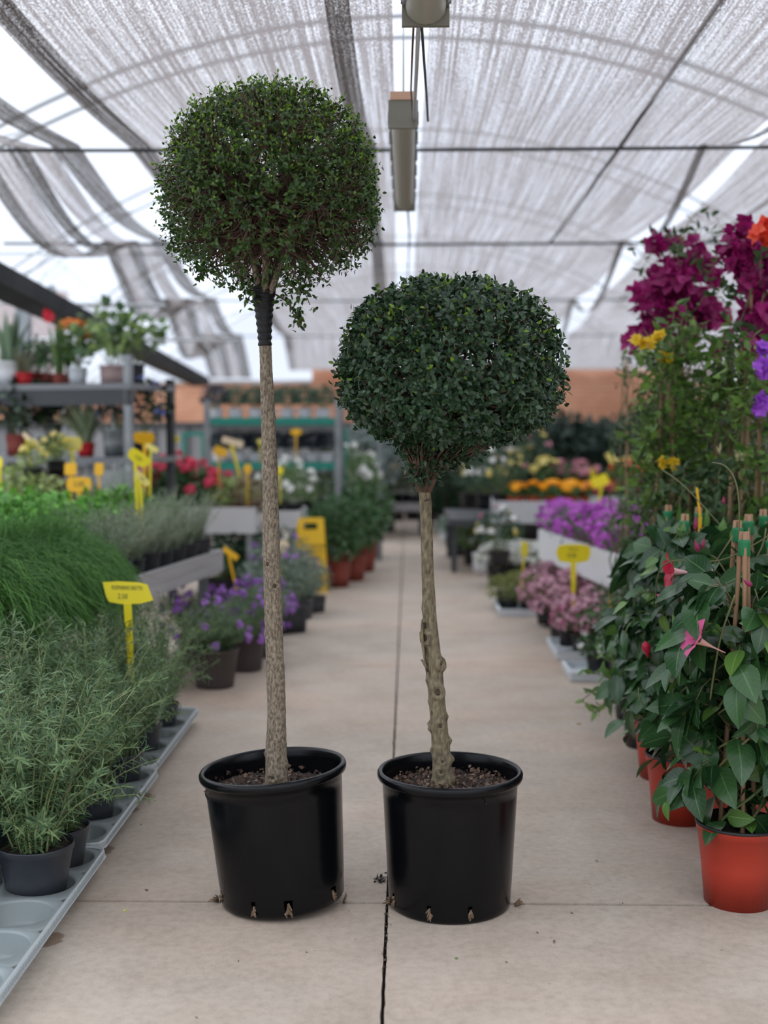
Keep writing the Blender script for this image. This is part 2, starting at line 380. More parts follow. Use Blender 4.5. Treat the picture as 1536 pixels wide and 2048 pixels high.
# --- film over the arches
def transl(name, col, tfac, trl=.5):
    m = bpy.data.materials.new(name); m.use_nodes = True; t = m.node_tree; n = t.nodes; L = t.links; n.remove(n['Principled BSDF'])
    tp = n.new('ShaderNodeBsdfTransparent'); tr = n.new('ShaderNodeBsdfTranslucent'); df = n.new('ShaderNodeBsdfDiffuse')
    tr.inputs[0].default_value = (*col, 1); df.inputs[0].default_value = (*col, 1)
    m1 = n.new('ShaderNodeMixShader'); m1.inputs[0].default_value = trl; m2 = n.new('ShaderNodeMixShader'); m2.inputs[0].default_value = tfac
    L.new(df.outputs[0], m1.inputs[1]); L.new(tr.outputs[0], m1.inputs[2]); L.new(m1.outputs[0], m2.inputs[1]); L.new(tp.outputs[0], m2.inputs[2])
    L.new(m2.outputs[0], n['Material Output'].inputs[0]); return m, m2, tp, tr, df
FILM = transl('greenhouse_film', (.93, .96, 1.0), .8, .85)[0]
mb = MB(); xs = np.linspace(-4.85, 4.5, 30); yy = np.linspace(.6, 21.2, 12)
V = np.array([[x, y, archz(x) + .05] for y in yy for x in xs]); nx = len(xs)
mb.add(V, [(i*nx+j, i*nx+j+1, (i+1)*nx+j+1, (i+1)*nx+j) for i in range(len(yy) - 1) for j in range(nx - 1)]); struct('ceiling', mb, FILM, True)

# --- shade net
def net_mat(name, col, hole, tr, sc_=1.0):
    m, m2, tp, trn, df = transl(name, col, .4, tr); t = m.node_tree; n = t.nodes; L = t.links
    tx = n.new('ShaderNodeTexCoord'); mp = n.new('ShaderNodeMapping'); mp.inputs['Scale'].default_value = (1, .55, .7); L.new(tx.outputs['Object'], mp.inputs[0])
    ns = n.new('ShaderNodeTexNoise'); ns.inputs['Scale'].default_value = 185 * sc_; ns.inputs['Detail'].default_value = 1; L.new(mp.outputs[0], ns.inputs[0])
    mp2 = n.new('ShaderNodeMapping'); mp2.inputs['Scale'].default_value = (1, .008, .02); L.new(tx.outputs['Object'], mp2.inputs[0])
    n2 = n.new('ShaderNodeTexNoise'); n2.inputs['Scale'].default_value = 85 * sc_; n2.inputs['Detail'].default_value = 2; L.new(mp2.outputs[0], n2.inputs[0])
    ad = n.new('ShaderNodeMath'); ad.operation = 'MULTIPLY_ADD'; L.new(n2.outputs['Fac'], ad.inputs[0]); ad.inputs[1].default_value = .8; L.new(ns.outputs['Fac'], ad.inputs[2])
    mr = n.new('ShaderNodeMapRange'); L.new(ad.outputs[0], mr.inputs[0]); mr.inputs[1].default_value = .82; mr.inputs[2].default_value = 1.08
    mr.inputs[3].default_value = max(0, hole - .3); mr.inputs[4].default_value = min(1, hole + .5); L.new(mr.outputs[0], m2.inputs[0]); return m
NET = net_mat('knitted_shade_net', (.225, .197, .187), .26, .72)
NETD = net_mat('doubled_shade_net', (.125, .108, .096), .03, .55)
HW = 2.835; YW = [1.0, 2.2, 3.4, 6.76, 10.1, 14.4, 19.7]
def wire_x(tab, y): return float(np.interp(y, YW, tab))
def sagf(y):
    for a, b in zip(YW[:-1], YW[1:]):
        if a <= y <= b: return math.sin(PI * (y - a) / (b - a)) * (b - a) / 4
    return 0
def net_sheet(root, name, xl, xr, m, sag=.05, nu=26, wv=.012, zoff=0, endz=2.33, esag=.0, freq=7.0, swap=0):
    mb = MB(); ysm = np.concatenate([np.linspace(YW[i], YW[i+1], 17)[:-1] for i in range(6)] + [[19.7], [20.2, 20.85]])
    V = []
    for y in ysm:
        yl = min(y, 19.7); a = wire_x(xl, yl); b = wire_x(xr, yl); s = sagf(yl)
        for j in range(nu + 1):
            u = j / nu; x = a + (b - a) * u
            z = HW + zoff - s * sag - esag * s * (abs(2 * u - 1) ** 3) + wv * math.sin(x * freq * 2.2 + 1) * (.25 + s)
            z = min(z, archz(x) - .14)
            if y > 19.7: z = HW + (endz - HW) * (y - 19.7) / 1.15
            V.append((x, y, z))
    n = nu + 1
    mb.add(V, [(i*n+j, i*n+j+1, (i+1)*n+j+1, (i+1)*n+j) for i in range(len(ysm) - 1) for j in range(nu)])
    return mb.build(name, m, root)
c = lambda *a: list(a)
nA = thing('shade_net', 'broad grey shade net over the left half of the aisle, above the taller tree', 'shade net', (0, 0, 0), group='overhead shade nets')
LA = c(-1.45, -1.45, -1.46, -1.476, -1.52, -1.72, -1.95); SA = c(-.06, -.06, -.05, -.07, -.1, -.14, -.18)
net_sheet(nA, 'net_fabric', LA, SA, NET, .06)
net_sheet(nA, 'folded_hem', [x - .02 for x in LA], [x + .1 for x in LA], NETD, .06, 4, 0, -.012)
net_sheet(nA, 'seam_fold', [-.30, -.30, -.28, -.26, -.3, -.33, -.36], [-.22, -.22, -.2, -.17, -.2, -.2, -.2], NETD, .22, 4, 0, -.01)
nB = thing('shade_net', 'grey shade net between the central skylight slot and the curved slot on the right', 'shade net', (0, 0, 0), group='overhead shade nets')
SB = c(.10, .10, .085, .065, .06, .05, .05); RB = c(1.5, 1.5, 1.6, 1.77, 1.77, 1.93, 2.15)
net_sheet(nB, 'net_fabric', SB, RB, NET, .06)
net_sheet(nB, 'folded_hem', c(1.42, 1.42, 1.46, 1.54, 1.68, 1.84, 2.1), c(1.46, 1.46, 1.50, 1.585, 1.73, 1.90, 2.16), NETD, .3, 3, 0, -.012)
nC = thing('shade_net', 'grey shade net at the far right above the flowering climbers', 'shade net', (0, 0, 0), group='overhead shade nets')
net_sheet(nC, 'net_fabric', c(1.7, 1.7, 1.78, 1.86, 1.95, 2.16, 2.5), c(4.3, 4.3, 4.3, 4.3, 4.3, 4.3, 4.3), NET, .06)
# bunched net at left: three hanging folds with deep sag
NETF = net_mat('folded_net_layers', (.075, .064, .056), .02, .55)
nD = thing('shade_net', 'bunched shade net hanging in long sagging folds across the left sky gap', 'shade net', (0, 0, 0), group='overhead shade nets')
DL = np.array([-2.4, -2.4, -2.4, -2.37, -2.45, -2.8, -3.3]); DR = np.array([-1.74, -1.74, -1.75, -1.76, -1.92, -2.2, -2.6])
for k, (a, b, m_, sg) in enumerate(((0, .16, NETF, .40), (.14, .40, NET, .37), (.36, .54, NETF, .33), (.52, .78, NET, .22), (.74, 1.0, NETF, .12))):
    net_sheet(nD, 'net_fold', list(DL + (DR - DL) * a), list(DL + (DR - DL) * b), m_, sg, 6, 0, -.02 * (k % 2), 2.2)
# wires
def wire(label, pts, r=.008, m=DKST, name='support_wire', cat='wire', group=None):
    o = tubes(MB(), np.array(pts, float), r, 6).build(name, m); tag(o, label, cat, group); return o
for y, l in zip(YW[2:], ('dark cross wire under the nets nearest the viewer', 'dark cross wire under the nets passing behind the taller crown', 'second visible dark cross wire under the nets, behind the near one',
                       'thin cross wire under the nets above the lower tree crown', 'rearmost cross wire under the nets near the brick wall')):
    xs = np.linspace(-3.25, 3.25, 14); wire(l, np.stack([xs, 0 * xs + y, HW + .0 - .015 * np.sin((xs + 3.25) / 6.5 * PI) - .02 + 0 * xs], -1), .0105 if y < 9 else .012, DKST if y < 12 else STEEL, group='cross wires under the nets')
wire('dark lengthwise rod under the net running away at right of the hanging lamps', [[1.06, -.2, 2.80], [1.07, 3.4, 2.80], [1.114, 6.76, 2.80], [1.127, 10.1, 2.80]], .0105)
wire('dark lengthwise rod at the far right above the bougainvillea', [[2.2, 3.4, 2.80], [2.3, 6.76, 2.80], [2.36, 10.1, 2.80], [2.4, 14.4, 2.80]], .009)
wire('pale horizontal pipe crossing the left sky gap above the shelf', [P(-60, 603, 10.2), P(100, 608, 10.2), P(330, 612, 10.2)], .02, STEELW, 'tie_pipe', 'pipe')
wire('thin pale pipe lower across the left sky gap, behind the shelf plants', [P(-60, 677, 12.5), P(150, 679, 12.5), P(480, 681, 12.5)], .018, STEELW, 'tie_pipe', 'pipe')
wire('thin straight pipe high in the left sky gap, level with the tall crown bottom', [P(-60, 507, 10.4), P(150, 507, 10.4), P(400, 508, 10.4)], .012, STEELW, 'tie_pipe', 'pipe')
# gutter and braces on left
gq = thing('eaves_gutter', 'dark grey eaves beam slanting down behind the plant shelf on the left', 'gutter')
obox(MB(), P(-60, 535, 7.6), P(402, 764, 19.6), .26, .13).build('gutter_channel', mat('grey_gutter', (.03, .032, .035), .85, spec=.15, col2=(.05, .052, .055), scale=3), gq, False)
m1 = MB()
for k in range(5):
    a = P(-60 + 90 * k, 537 + 44 * k, 7.6 + 2.4 * k); obox(m1, a + [.0, -.1, -.1], a + [.0, -.1, .1], .04, .04)
m1.build('bracket', STEEL, gq, False)
r = thing('roof_brace', 'pale crossing lattice braces low in the sky gap left of the taller crown', 'brace')
m1 = MB()
for (a, b) in (((30, 610), (165, 480)), ((60, 470), (175, 575)), ((100, 700), (250, 560)), ((170, 640), (300, 590)), ((180, 590), (330, 690)), ((250, 740), (420, 600)), ((60, 620), (90, 540)), ((330, 600), (440, 720)), ((100, 560), (140, 530))):
    obox(m1, P(*a, 15.5), P(*b, 15.6), .03, .03)
m1.build('lattice_rod', STEELW, r, False)
r = thing('support_post', 'grey steel post rising behind the upper shelf plants at far left', 'post')
obox(MB(), P(48, 860, 11), P(48, 602, 11), .11, .11).build('post_tube', STEEL, r, False)
obox(MB(), P(48, 607, 11), P(110, 575, 11), .06, .06).build('brace', STEEL, r, False)

# ================================================================== LAMPS
LAMPB = mat('lamp_housing', (.21, .2, .165), .5, col2=(.16, .155, .12), scale=4); LAMPC = mat('frosted_diffuser', (.36, .35, .29), .35); WOOD = mat('end_board', (.5, .3, .2), .6)
def batten(label, x, y0, y1, z, wd=.10):
    t = thing('strip_lamp', label, 'lamp', (x, (y0 + y1) / 2, z), group='hanging strip lamps'); L_ = (y1 - y0) / 2
    m = MB(); box(m, (-wd/2, -L_, 0), (wd/2, L_, .05)); m.build('housing', LAMPB, t, False)
    m = MB(); a = np.linspace(0, PI, 9); xs = np.cos(a) * wd * .44; zs = -np.sin(a) * .045
    V = [(x_, yy_, z_) for yy_ in (-L_ * .985, L_ * .985) for x_, z_ in zip(xs, zs)]
    m.add(V, [(i, i + 1, 9 + i + 1, 9 + i) for i in range(8)]); V2 = [(x_, s * L_ * .985, z_) for s in (-1,) for x_, z_ in zip(xs, zs)] + [(0, -L_ * .985, 0)]
    m.add(V2, [(i, i + 1, 9, 9) for i in range(8)]); V3 = [(x_, L_ * .985, z_) for x_, z_ in zip(xs, zs)] + [(0, L_ * .985, 0)]; m.add(V3, [(i, i + 1, 9, 9) for i in range(8)])
    m.build('diffuser', LAMPC, t)
    for s in (-1, 1):
        m = MB(); box(m, (-wd*.52, s*L_ - .008, -.046), (wd*.52, s*L_ + .008, .05)); m.build('end_cap', LAMPB, t, False)
    box(MB(), (-wd*.45, -L_ - .012, .05), (wd*.42, -L_ + .06, .078)).build('end_board', WOOD, t, False)
    for yy in np.linspace(-L_ * .9, L_ * .9, 6):
        for s in (-1, 1): box(MB(), (s * wd/2 - .005, yy - .01, -.012), (s * wd/2 + .005, yy + .01, .03)).build('clip', STEEL, t, False)
    for yy in (-L_ * .8, L_ * .8):
        tubes(MB(), np.array([[0, yy, .05], [0, yy, .25], [0, yy, HW - z - .02]]), .003, 5).build('suspension_rod', STEEL, t)
    return t
batten('grey strip lamp hanging whole in view, above and left of the lower tree', -.018 + .0, 4.42, 6.05, 2.40)
batten('strip lamp whose end just enters the top edge of the picture', .045, 1.72, 3.36, 2.41, .12)
wire('dark power cable drooping from the cropped lamp to the right corner of the whole lamp', [P(842, 30, 3.4), P(848, 120, 3.75), P(853, 190, 4.1), P(856, 242, 4.4)], .004, DKST, 'power_cable', 'cable')
wire('pale conduit running from the cropped lamp straight to the whole lamp', [P(838, 30, 3.4), P(834, 120, 3.75), P(828, 240, 4.42)], .006, STEELW, 'conduit', 'pipe')
wire('thin brown cable beside the conduit above the whole lamp', [P(828, 30, 3.4), P(824, 120, 3.75), P(822, 180, 4.1), P(826, 240, 4.42)], .003, TWIG, 'power_cable', 'cable')
wire('dark cable trailing away from the far end of the whole lamp', [P(815, 410, 6.05), P(819, 470, 7.4), P(817, 520, 8.6), P(816, 560, 10.0)], .005, DKST, 'power_cable', 'cable')
# ================================================================== THE TWO STANDARD TREES
def big_pot(root, rt=.2, rb=.168, h=.375, slots=()):
    """returns parts pot, soil; local origin at pot base centre"""
    seg = 96; prof = [(.001, .006), (rb - .03, .006), (rb - .004, .002), (rb, .008), (rb + .0008, .020), (rb + .002, .05)]
    for t in np.linspace(.15, .93, 9): prof.append((rb + (rt - .012 - rb) * t, h * t))
    prof += [(rt - .011, h - .026), (rt - .003, h - .024), (rt, h - .018), (rt + .0005, h - .008), (rt - .004, h - .001), (rt - .011, h), (rt - .016, h - .006), (rt - .018, h - .03), (rt - .03, h * .5), (rt - .03, h * .48)]
    def skip(i, j):
        if i not in (4,): return False
        return any(abs(((j + .5) / seg * 360 - a + 180) % 360 - 180) < 2.4 for a in slots)
    m = MB(); lathe(m, prof, seg, skip); p = m.build('pot', BLK, root)
    # dark inside of the drain slots and root pieces poking out
    for a in slots:
        ca, sa = math.cos(math.radians(a)), math.sin(math.radians(a))
        m = MB(); r_ = np.random.RandomState(int(a))
        for q in range(7):
            b = np.array([ca * (rb - .004), sa * (rb - .004), .030 + r_.uniform(-.008, .010)]); e = b + np.array([ca, sa, 0]) * .01 + np.array([-sa, ca, 0]) * r_.uniform(-.01, .01) + [0, 0, r_.uniform(-.02, -.004)]
            tubes(m, np.array([b, (b + e) / 2 + r_.normal(size=3) * .002, e]), [.004, .0035, .0015], 5)
        m.build('root_tuft', mat('dried_root', (.10, .06, .035), .9, col2=(.22, .15, .095), scale=80), p)
    return p
def soil_disc(root, r, z, chips=0, name='soil', m_=SOIL, rseed=1, amp=.008):
    rr = np.random.RandomState(rseed); m = MB(); nr, na = 14, 40; V = []
    for i in range(nr):
        for j in range(na):
            q = r * (i + .02) / (nr - 1); a = 2 * PI * j / na; V.append((q * math.cos(a), q * math.sin(a), z + rr.normal() * amp * .5 + .01 * (1 - i / nr)))
    m.add(V, [(i*na+j, i*na+(j+1) % na, (i+1)*na+(j+1) % na, (i+1)*na+j) for i in range(nr - 1) for j in range(na)])
    s = m.build(name, m_, root)
    if chips:
        m = MB(); T = leaf_t(2, .7, .3, .3, 'ovate'); a = rr.uniform(0, 2 * PI, chips); q = r * np.sqrt(rr.uniform(0, 1, chips)) * .97
        pos = np.stack([q * np.cos(a), q * np.sin(a), z + .008 + rr.uniform(0, .014, chips)], -1)
        place(m, T, pos, rdir(chips, rr) * [1, 1, .5], rdir(chips, rr) + [0, 0, .6], rr.uniform(.006, .02, chips))
        place(m, T, pos[::2] + [0, 0, -.003], rdir(len(pos[::2]), rr) * [1, 1, .5], rdir(len(pos[::2]), rr) + [0, 0, -.6], rr.uniform(.006, .016, len(pos[::2])))
        tag(m.build('bark_chips', CHIP, s), kind='stuff')
    return s

def trunk(root, pts, rad, knots, m_, seed=3, name='trunk', stub=None):
    """smooth tapering trunk with bumps; knots: (z_frac, angle_deg, size, height, hole)"""
    K, S = 150, 36; pts = np.array(pts, float); n = len(pts)
    tt = np.linspace(0, 1, n); t = np.linspace(0, 1, K)
    def sm(y):   # Catmull-Rom resample
        out = np.zeros(K)
        for k, q in enumerate(t):
            f = q * (n - 1); i = min(int(f), n - 2); u = f - i
            p0, p1, p2, p3 = y[max(i - 1, 0)], y[i], y[i + 1], y[min(i + 2, n - 1)]
            out[k] = .5 * (2 * p1 + (p2 - p0) * u + (2 * p0 - 5 * p1 + 4 * p2 - p3) * u * u + (3 * p1 - p0 - 3 * p2 + p3) * u ** 3)
        return out
    C = np.stack([sm(pts[:, k]) for k in range(3)], -1); R = sm(np.array(rad, float)); rr = np.random.RandomState(seed)
    a = np.linspace(0, 2 * PI, S, endpoint=False)
    ph = rr.uniform(0, 6, 12)
    RR = R[:, None] * (1 + .025 * np.sin(3 * a[None] + 9 * t[:, None] + ph[0]) + .02 * np.sin(5 * a[None] - 31 * t[:, None] + ph[1]) + .018 * np.sin(2 * a[None] + 57 * t[:, None] + ph[2]) + .012 * rr.normal(size=(K, S)))
    holes = []
    for (zf, ang, size, hgt, hole) in knots:
        i = int(zf * (K - 1)); z0 = C[i, 2]; aa = math.radians(ang); rloc = R[i]
        da = (a[None] - aa + PI) % (2 * PI) - PI
        d = np.sqrt((da * rloc) ** 2 + ((C[:, 2:3] - z0)) ** 2) / size
        b = hgt * np.exp(-d ** 2 * 1.6)
        if hole: b = hgt * (1.35 * np.exp(-((d - .75) / .42) ** 2)) - hole * np.exp(-(d / .5) ** 2)
        RR = RR + b
        if hole: holes.append((C[i], aa, rloc, size))
    V = C[:, None, :] + np.stack([RR * np.cos(a), RR * np.sin(a), 0 * RR], -1)
    m = MB(); m.add(V.reshape(-1, 3), [(i*S+j, i*S+(j+1) % S, (i+1)*S+(j+1) % S, (i+1)*S+j) for i in range(K - 1) for j in range(S)])
    tr = m.build(name, m_, root)
    for (c0, aa, rl, size) in holes:
        m = MB(); u = np.linspace(0, PI, 7); r_ = rl + .0005
        prof = [(size * .34 * math.sin(q) + .0002, size * .12 * math.cos(q)) for q in u]; lathe(m, prof, 14)
        o = m.build('knot_scar', mat('knot_wood', (.035, .024, .016), .9, col2=(.09, .06, .04), scale=150), tr)
        o.location = Vector(c0) + Vector((math.cos(aa) * r_, math.sin(aa) * r_, 0)); o.rotation_euler = (0, PI / 2, aa); o.scale = (1.25, .9, 1)
    return tr

def crown(root, C0, rx, rt, rb, fork, ntips, L, leafmat, newmat, seed, ex=2.3, sparse=None, lumps=.05, nbr=500, limb_r=.011, pairs=3, ncap=.5, wid=.52, under=0, newfrac=.3, depth=.06):
    rr = np.random.RandomState(seed); ph = rr.uniform(0, 6.28, (8, 3)); fr = rr.normal(size=(8, 3)) * 5
    def surf(d):
        r2 = np.where(d[:, 2] > 0, rt, rb)
        k = (np.abs(np.hypot(d[:, 0], d[:, 1]) / rx) ** ex + np.abs(d[:, 2] / r2) ** ex) ** (-1 / ex)
        lum = sum(np.sin(d @ fr[i] + ph[i, 0]) for i in range(8)) / 8
        return k * (1 + lumps * lum * 1.6)
    # tips
    d = rdir(ntips, rr); R = surf(d); dep = rr.exponential(depth, ntips); dep = np.where(rr.rand(ntips) < .12, -rr.uniform(0, .045, ntips), dep)
    q = d * (R * (1 - np.minimum(dep, .45)))[:, None]
    if sparse is not None:
        keep = rr.rand(ntips) < sparse(d); d, q = d[keep], q[keep]
    tips = q + C0; n = len(tips)
    ax = nrm(d + rr.normal(size=(n, 3)) * .45 + np.array([0, 0, .35]))
    # limbs: fork -> secondary nodes -> tips
    nn = 46; nd = nrm(rdir(nn, rr) + np.array([0, 0, .15])); nodes = C0 + nd * (surf(nd) * rr.uniform(.35, .75, nn))[:, None]
    m = MB(); nl = 7; la = np.arange(nl) / nl * 2 * PI + rr.rand() * 3
    lb = np.stack([np.cos(la) * .35 * rx, np.sin(la) * .35 * rx, (-.18 + .35 * rr.rand(nl)) * rb], -1) + C0
    t = np.linspace(0, 1, 7)[None, :, None]
    def arc(a, b, up=.25, jit=.008):
        a = np.atleast_2d(a); b = np.atleast_2d(b); a = a + 0 * b
        mid = (a + b) / 2; mid[:, 2] += 0; ln = np.linalg.norm(b - a, axis=1)[:, None]
        mid = mid + nrm((a - C0) * [1, 1, 0] + 1e-4) * 0 + np.array([0, 0, -1.]) * ln * up * .35 + rr.normal(size=a.shape) * ln * .07
        p = (1 - t) ** 2 * a[:, None] + 2 * t * (1 - t) * mid[:, None] + t * t * b[:, None]
        return p + rr.normal(size=p.shape) * jit * np.sin(PI * t)
    fk = np.array(fork) + np.stack([np.cos(la) * .014, np.sin(la) * .014, 0 * la - .03], -1)
    tubes(m, arc(fk, lb, -.1, .003), np.linspace(limb_r, limb_r * .6, 7)[None] * np.ones((nl, 1)), 8)
    D = np.linalg.norm(nodes[:, None] - lb[None], axis=2); pk = D.argmin(1)
    tubes(m, arc(lb[pk], nodes, .2, .006), np.linspace(limb_r * .6, limb_r * .32, 7)[None] * np.ones((nn, 1)), 6)
    o = m.build('limb', BARKA if seed == 11 else TWIG, root)
    m = MB(); nb = min(nbr, n); tp = tips[:nb]; D = np.linalg.norm(tp[:, None] - nodes[None], axis=2); pk = D.argmin(1)
    tubes(m, arc(nodes[pk], tp, .1, .006), np.linspace(.0028, .0011, 7)[None] * np.ones((nb, 1)), 4, cap=False)
    if under:   # bare twigs in the underside
        dd = nrm(rdir(under, rr) * [1, 1, .45] + [0, 0, -.28]); e = C0 + dd * (surf(dd) * rr.uniform(.6, .98, under))[:, None]
        tubes(m, arc(lb[rr.randint(0, nl, under)], e, .25, .007), np.linspace(.0036, .0011, 7)[None] * np.ones((under, 1)), 4, cap=False)
    tag(m.build('twigs', TWIG, root), kind='stuff')
    # leaves
    T = leaf_t(3, wid, .25, .18, 'ovate'); m = MB(); mN = MB()
    s0 = nrm(np.cross(ax, rr.normal(size=(n, 3)))); s1 = np.cross(ax, s0)
    tw = .030 * rr.uniform(.6, 1.3, n); seg = []
    base = tips - ax * tw[:, None] * .6
    for k in range(pairs):
        f = k / max(1, pairs - 1); pos = base + ax * (tw * f)[:, None]; sd = s0 if k % 2 == 0 else s1
        for sg in (-1, 1):
            dd = nrm(sd * sg + ax * (.35 + .7 * f) + rr.normal(size=(n, 3)) * .28)
            sc_ = L * rr.uniform(.65, 1.15, n) * (1 - .22 * f)
            new = (k == pairs - 1) & (rr.rand(n) < newfrac * np.clip((d[:, 2] + .25) * 1.3, 0.03, 1)) if True else 0
            g_ = ~new
            keep = rr.rand(n) < .94
            place(m, T, pos[g_ & keep], dd[g_ & keep], (ax + rr.normal(size=(n, 3)) * .2)[g_ & keep], sc_[g_ & keep])
            if new.any(): place(mN, T, pos[new], nrm(dd + ax * .7)[new], ax[new], sc_[new] * .85)
    fo = m.build('foliage', leafmat, root); tag(fo, kind='stuff')
    tag(mN.build('young_leaves', newmat, fo), kind='stuff', label='yellow green young shoot tips')
    tubes(mm := MB(), np.stack([base, tips], 1), .0010, 3, cap=False); tag(mm.build('shoot_stems', GREEN_STEM, fo), kind='stuff')
    return fo

LFA = leafm('dark_privet_leaf_a', (.012, .038, .008), (.06, .13, .018), .38, .22)
LFB = leafm('dark_glossy_leaf_b', (.012, .036, .016), (.05, .105, .045), .34, .12)
NEWL = leafm('yellow_green_young_leaf', (.10, .20, .015), (.22, .36, .035), .45, .3)
TY = 3.395
# ---- left, tall tree
A0 = np.array([XY(562, TY), TY, 0]); TA = thing('potted_tree', 'taller ball-crowned tree on a long thin trunk, its black tub tilting to the left', 'tree', A0, group='ball-crowned trees in black tubs')
tiltA = math.radians(4.3)
potA = thing('tmp', None, None)
def rel(o, root):
    return Vector(o) - root.location
# tub is tilted inside the thing
bpy.data.objects.remove(potA)
pA = big_pot(TA, .203, .170, .372, (249, 281, 200, 330)); pA.rotation_euler = (0, -tiltA, 0); pA.location = (0, 0, .0125)
sA = soil_disc(TA, .178, .312, 380, amp=.008, rseed=4); sA.location = (-.022, 0, .004); sA.rotation_euler = (0, -tiltA * .6, 0)
ptsA = [P(553, 1572, TY), P(552, 1500, TY), P(553, 1400, TY), P(548, 1260, TY), P(544, 1130, TY), P(541, 1000, TY), P(537, 860, TY), P(532, 740, TY), P(530, 680, TY), P(529, 620, TY), P(530, 575, TY)]
ptsA = [p - A0 for p in ptsA]; pxm = 737.0
trA = trunk(TA, ptsA, [w_ / 2 / pxm for w_ in (47, 42, 37, 36, 35, 32, 29, 25, 24, 27, 38)],
      [(.045, 255, .014, .006, .006), (.10, 190, .01, .005, 0), (.405, 245, .014, .004, .004), (.375, 290, .016, .005, .006), (.42, 210, .011, .005, 0), (.3, 180, .008, .004, 0), (.25, 0, .01, .003, 0), (.62, 350, .008, .004, 0), (.07, 345, .016, .007, 0), (.55, 185, .008, .003, 0), (.2, 300, .008, .003, 0), (.66, 0, .007, .003, 0)], BARKA, 5)
wr = [P(530, 692, TY), P(529, 660, TY), P(528, 625, TY), P(527, 600, TY), P(528, 580, TY), P(530, 572, TY)]; wr = np.array([p - A0 for p in wr])
mw = MB(); tt = np.linspace(0, 1, 60); Cw = np.stack([np.interp(tt * 5, range(6), wr[:, k]) for k in range(3)], -1)
Rw = np.interp(tt * 5, range(6), np.array([26, 29, 36, 43, 46, 34]) / 2 / pxm) + .0015 * np.sin(tt * 75)
tubes(mw, Cw, Rw, 20); ow = mw.build('bandage', mat('black_grafting_tape', (.003, .003, .004), .6, bump=.4, scale=60), trA); ow['label'] = 'black tape wound round the trunk top'
CA = np.array([P(541, 380, TY)[0], TY, P(540, 398, TY)[2]]) - A0
def sparseA(d): return np.clip(.55 + .8 * (d[:, 2] + .3), .17, .95)
crown(TA, CA, .283, .283, .235, P(530, 572, TY) - A0, 5200, .0175, LFA, NEWL, 11, ex=2.5, sparse=sparseA, lumps=.055, nbr=1500, limb_r=.0095, pairs=3, under=760, newfrac=.85, depth=.10, wid=.6)
# hanging tufts under the crown
def tuft(root, pts, n, L, leafmat, seed, rad=.02):
    rr = np.random.RandomState(seed); pts = np.array(pts); K = len(pts); m = MB(); tubes(m, pts, np.linspace(.003, .0012, K), 5)
    o = m.build('hanging_branch', TWIG, root); t = rr.uniform(.25, 1, n) * (K - 1); i = np.minimum(t.astype(int), K - 2); u = (t - i)[:, None]
    p = pts[i] * (1 - u) + pts[i + 1] * u + np.clip(rr.normal(size=(n, 3)), -1.6, 1.6) * rad * .75
    m = MB(); place(m, leaf_t(3, .55, .25, .2), p, rdir(n, rr) + [0, 0, -.2], rdir(n, rr) + [0, 0, .8], L * rr.uniform(.7, 1.2, n)); tag(m.build('leaves', leafmat, o), kind='stuff')
tuft(TA, [P(545, 585, TY) - A0, P(570, 600, TY - .03) - A0, P(592, 625, TY - .05) - A0, P(600, 655, TY - .05) - A0], 70, .021, LFA, 1, .016)
tuft(TA, [P(540, 575, TY) - A0, P(580, 570, TY - .06) - A0, P(610, 585, TY - .08) - A0, P(620, 610, TY - .08) - A0], 55, .021, LFA, 2, .02)
tuft(TA, [P(524, 575, TY) - A0, P(505, 585, TY - .03) - A0, P(490, 605, TY - .05) - A0], 40, .02, LFA, 3, .018)
tuft(TA, [P(500, 540, TY) - A0, P(450, 530, TY - .03) - A0, P(410, 535, TY - .05) - A0, P(400, 550, TY - .05) - A0], 60, .02, LFA, 4, .02)
# side roots at the tub foot
for k, (px, py, dx, dz) in enumerate(((436, 1806, -.012, .03), (688, 1800, .006, .045))):
    p = P(px, py + 14, TY - .02) - A0; p[2] = .004; m = MB()
    for q in range(4): e = p + [dx * (1 + .4 * q) - .004 * q, -.01 * q, dz * (1 - .2 * q)]; tubes(m, np.array([p, (p * .6 + e * .4) + [.003, 0, .003], p * .35 + e * .65]), [.004, .003, .001], 5)
    m.build('root_tuft', mat('dried_root', (.2, .13, .08)), TA)
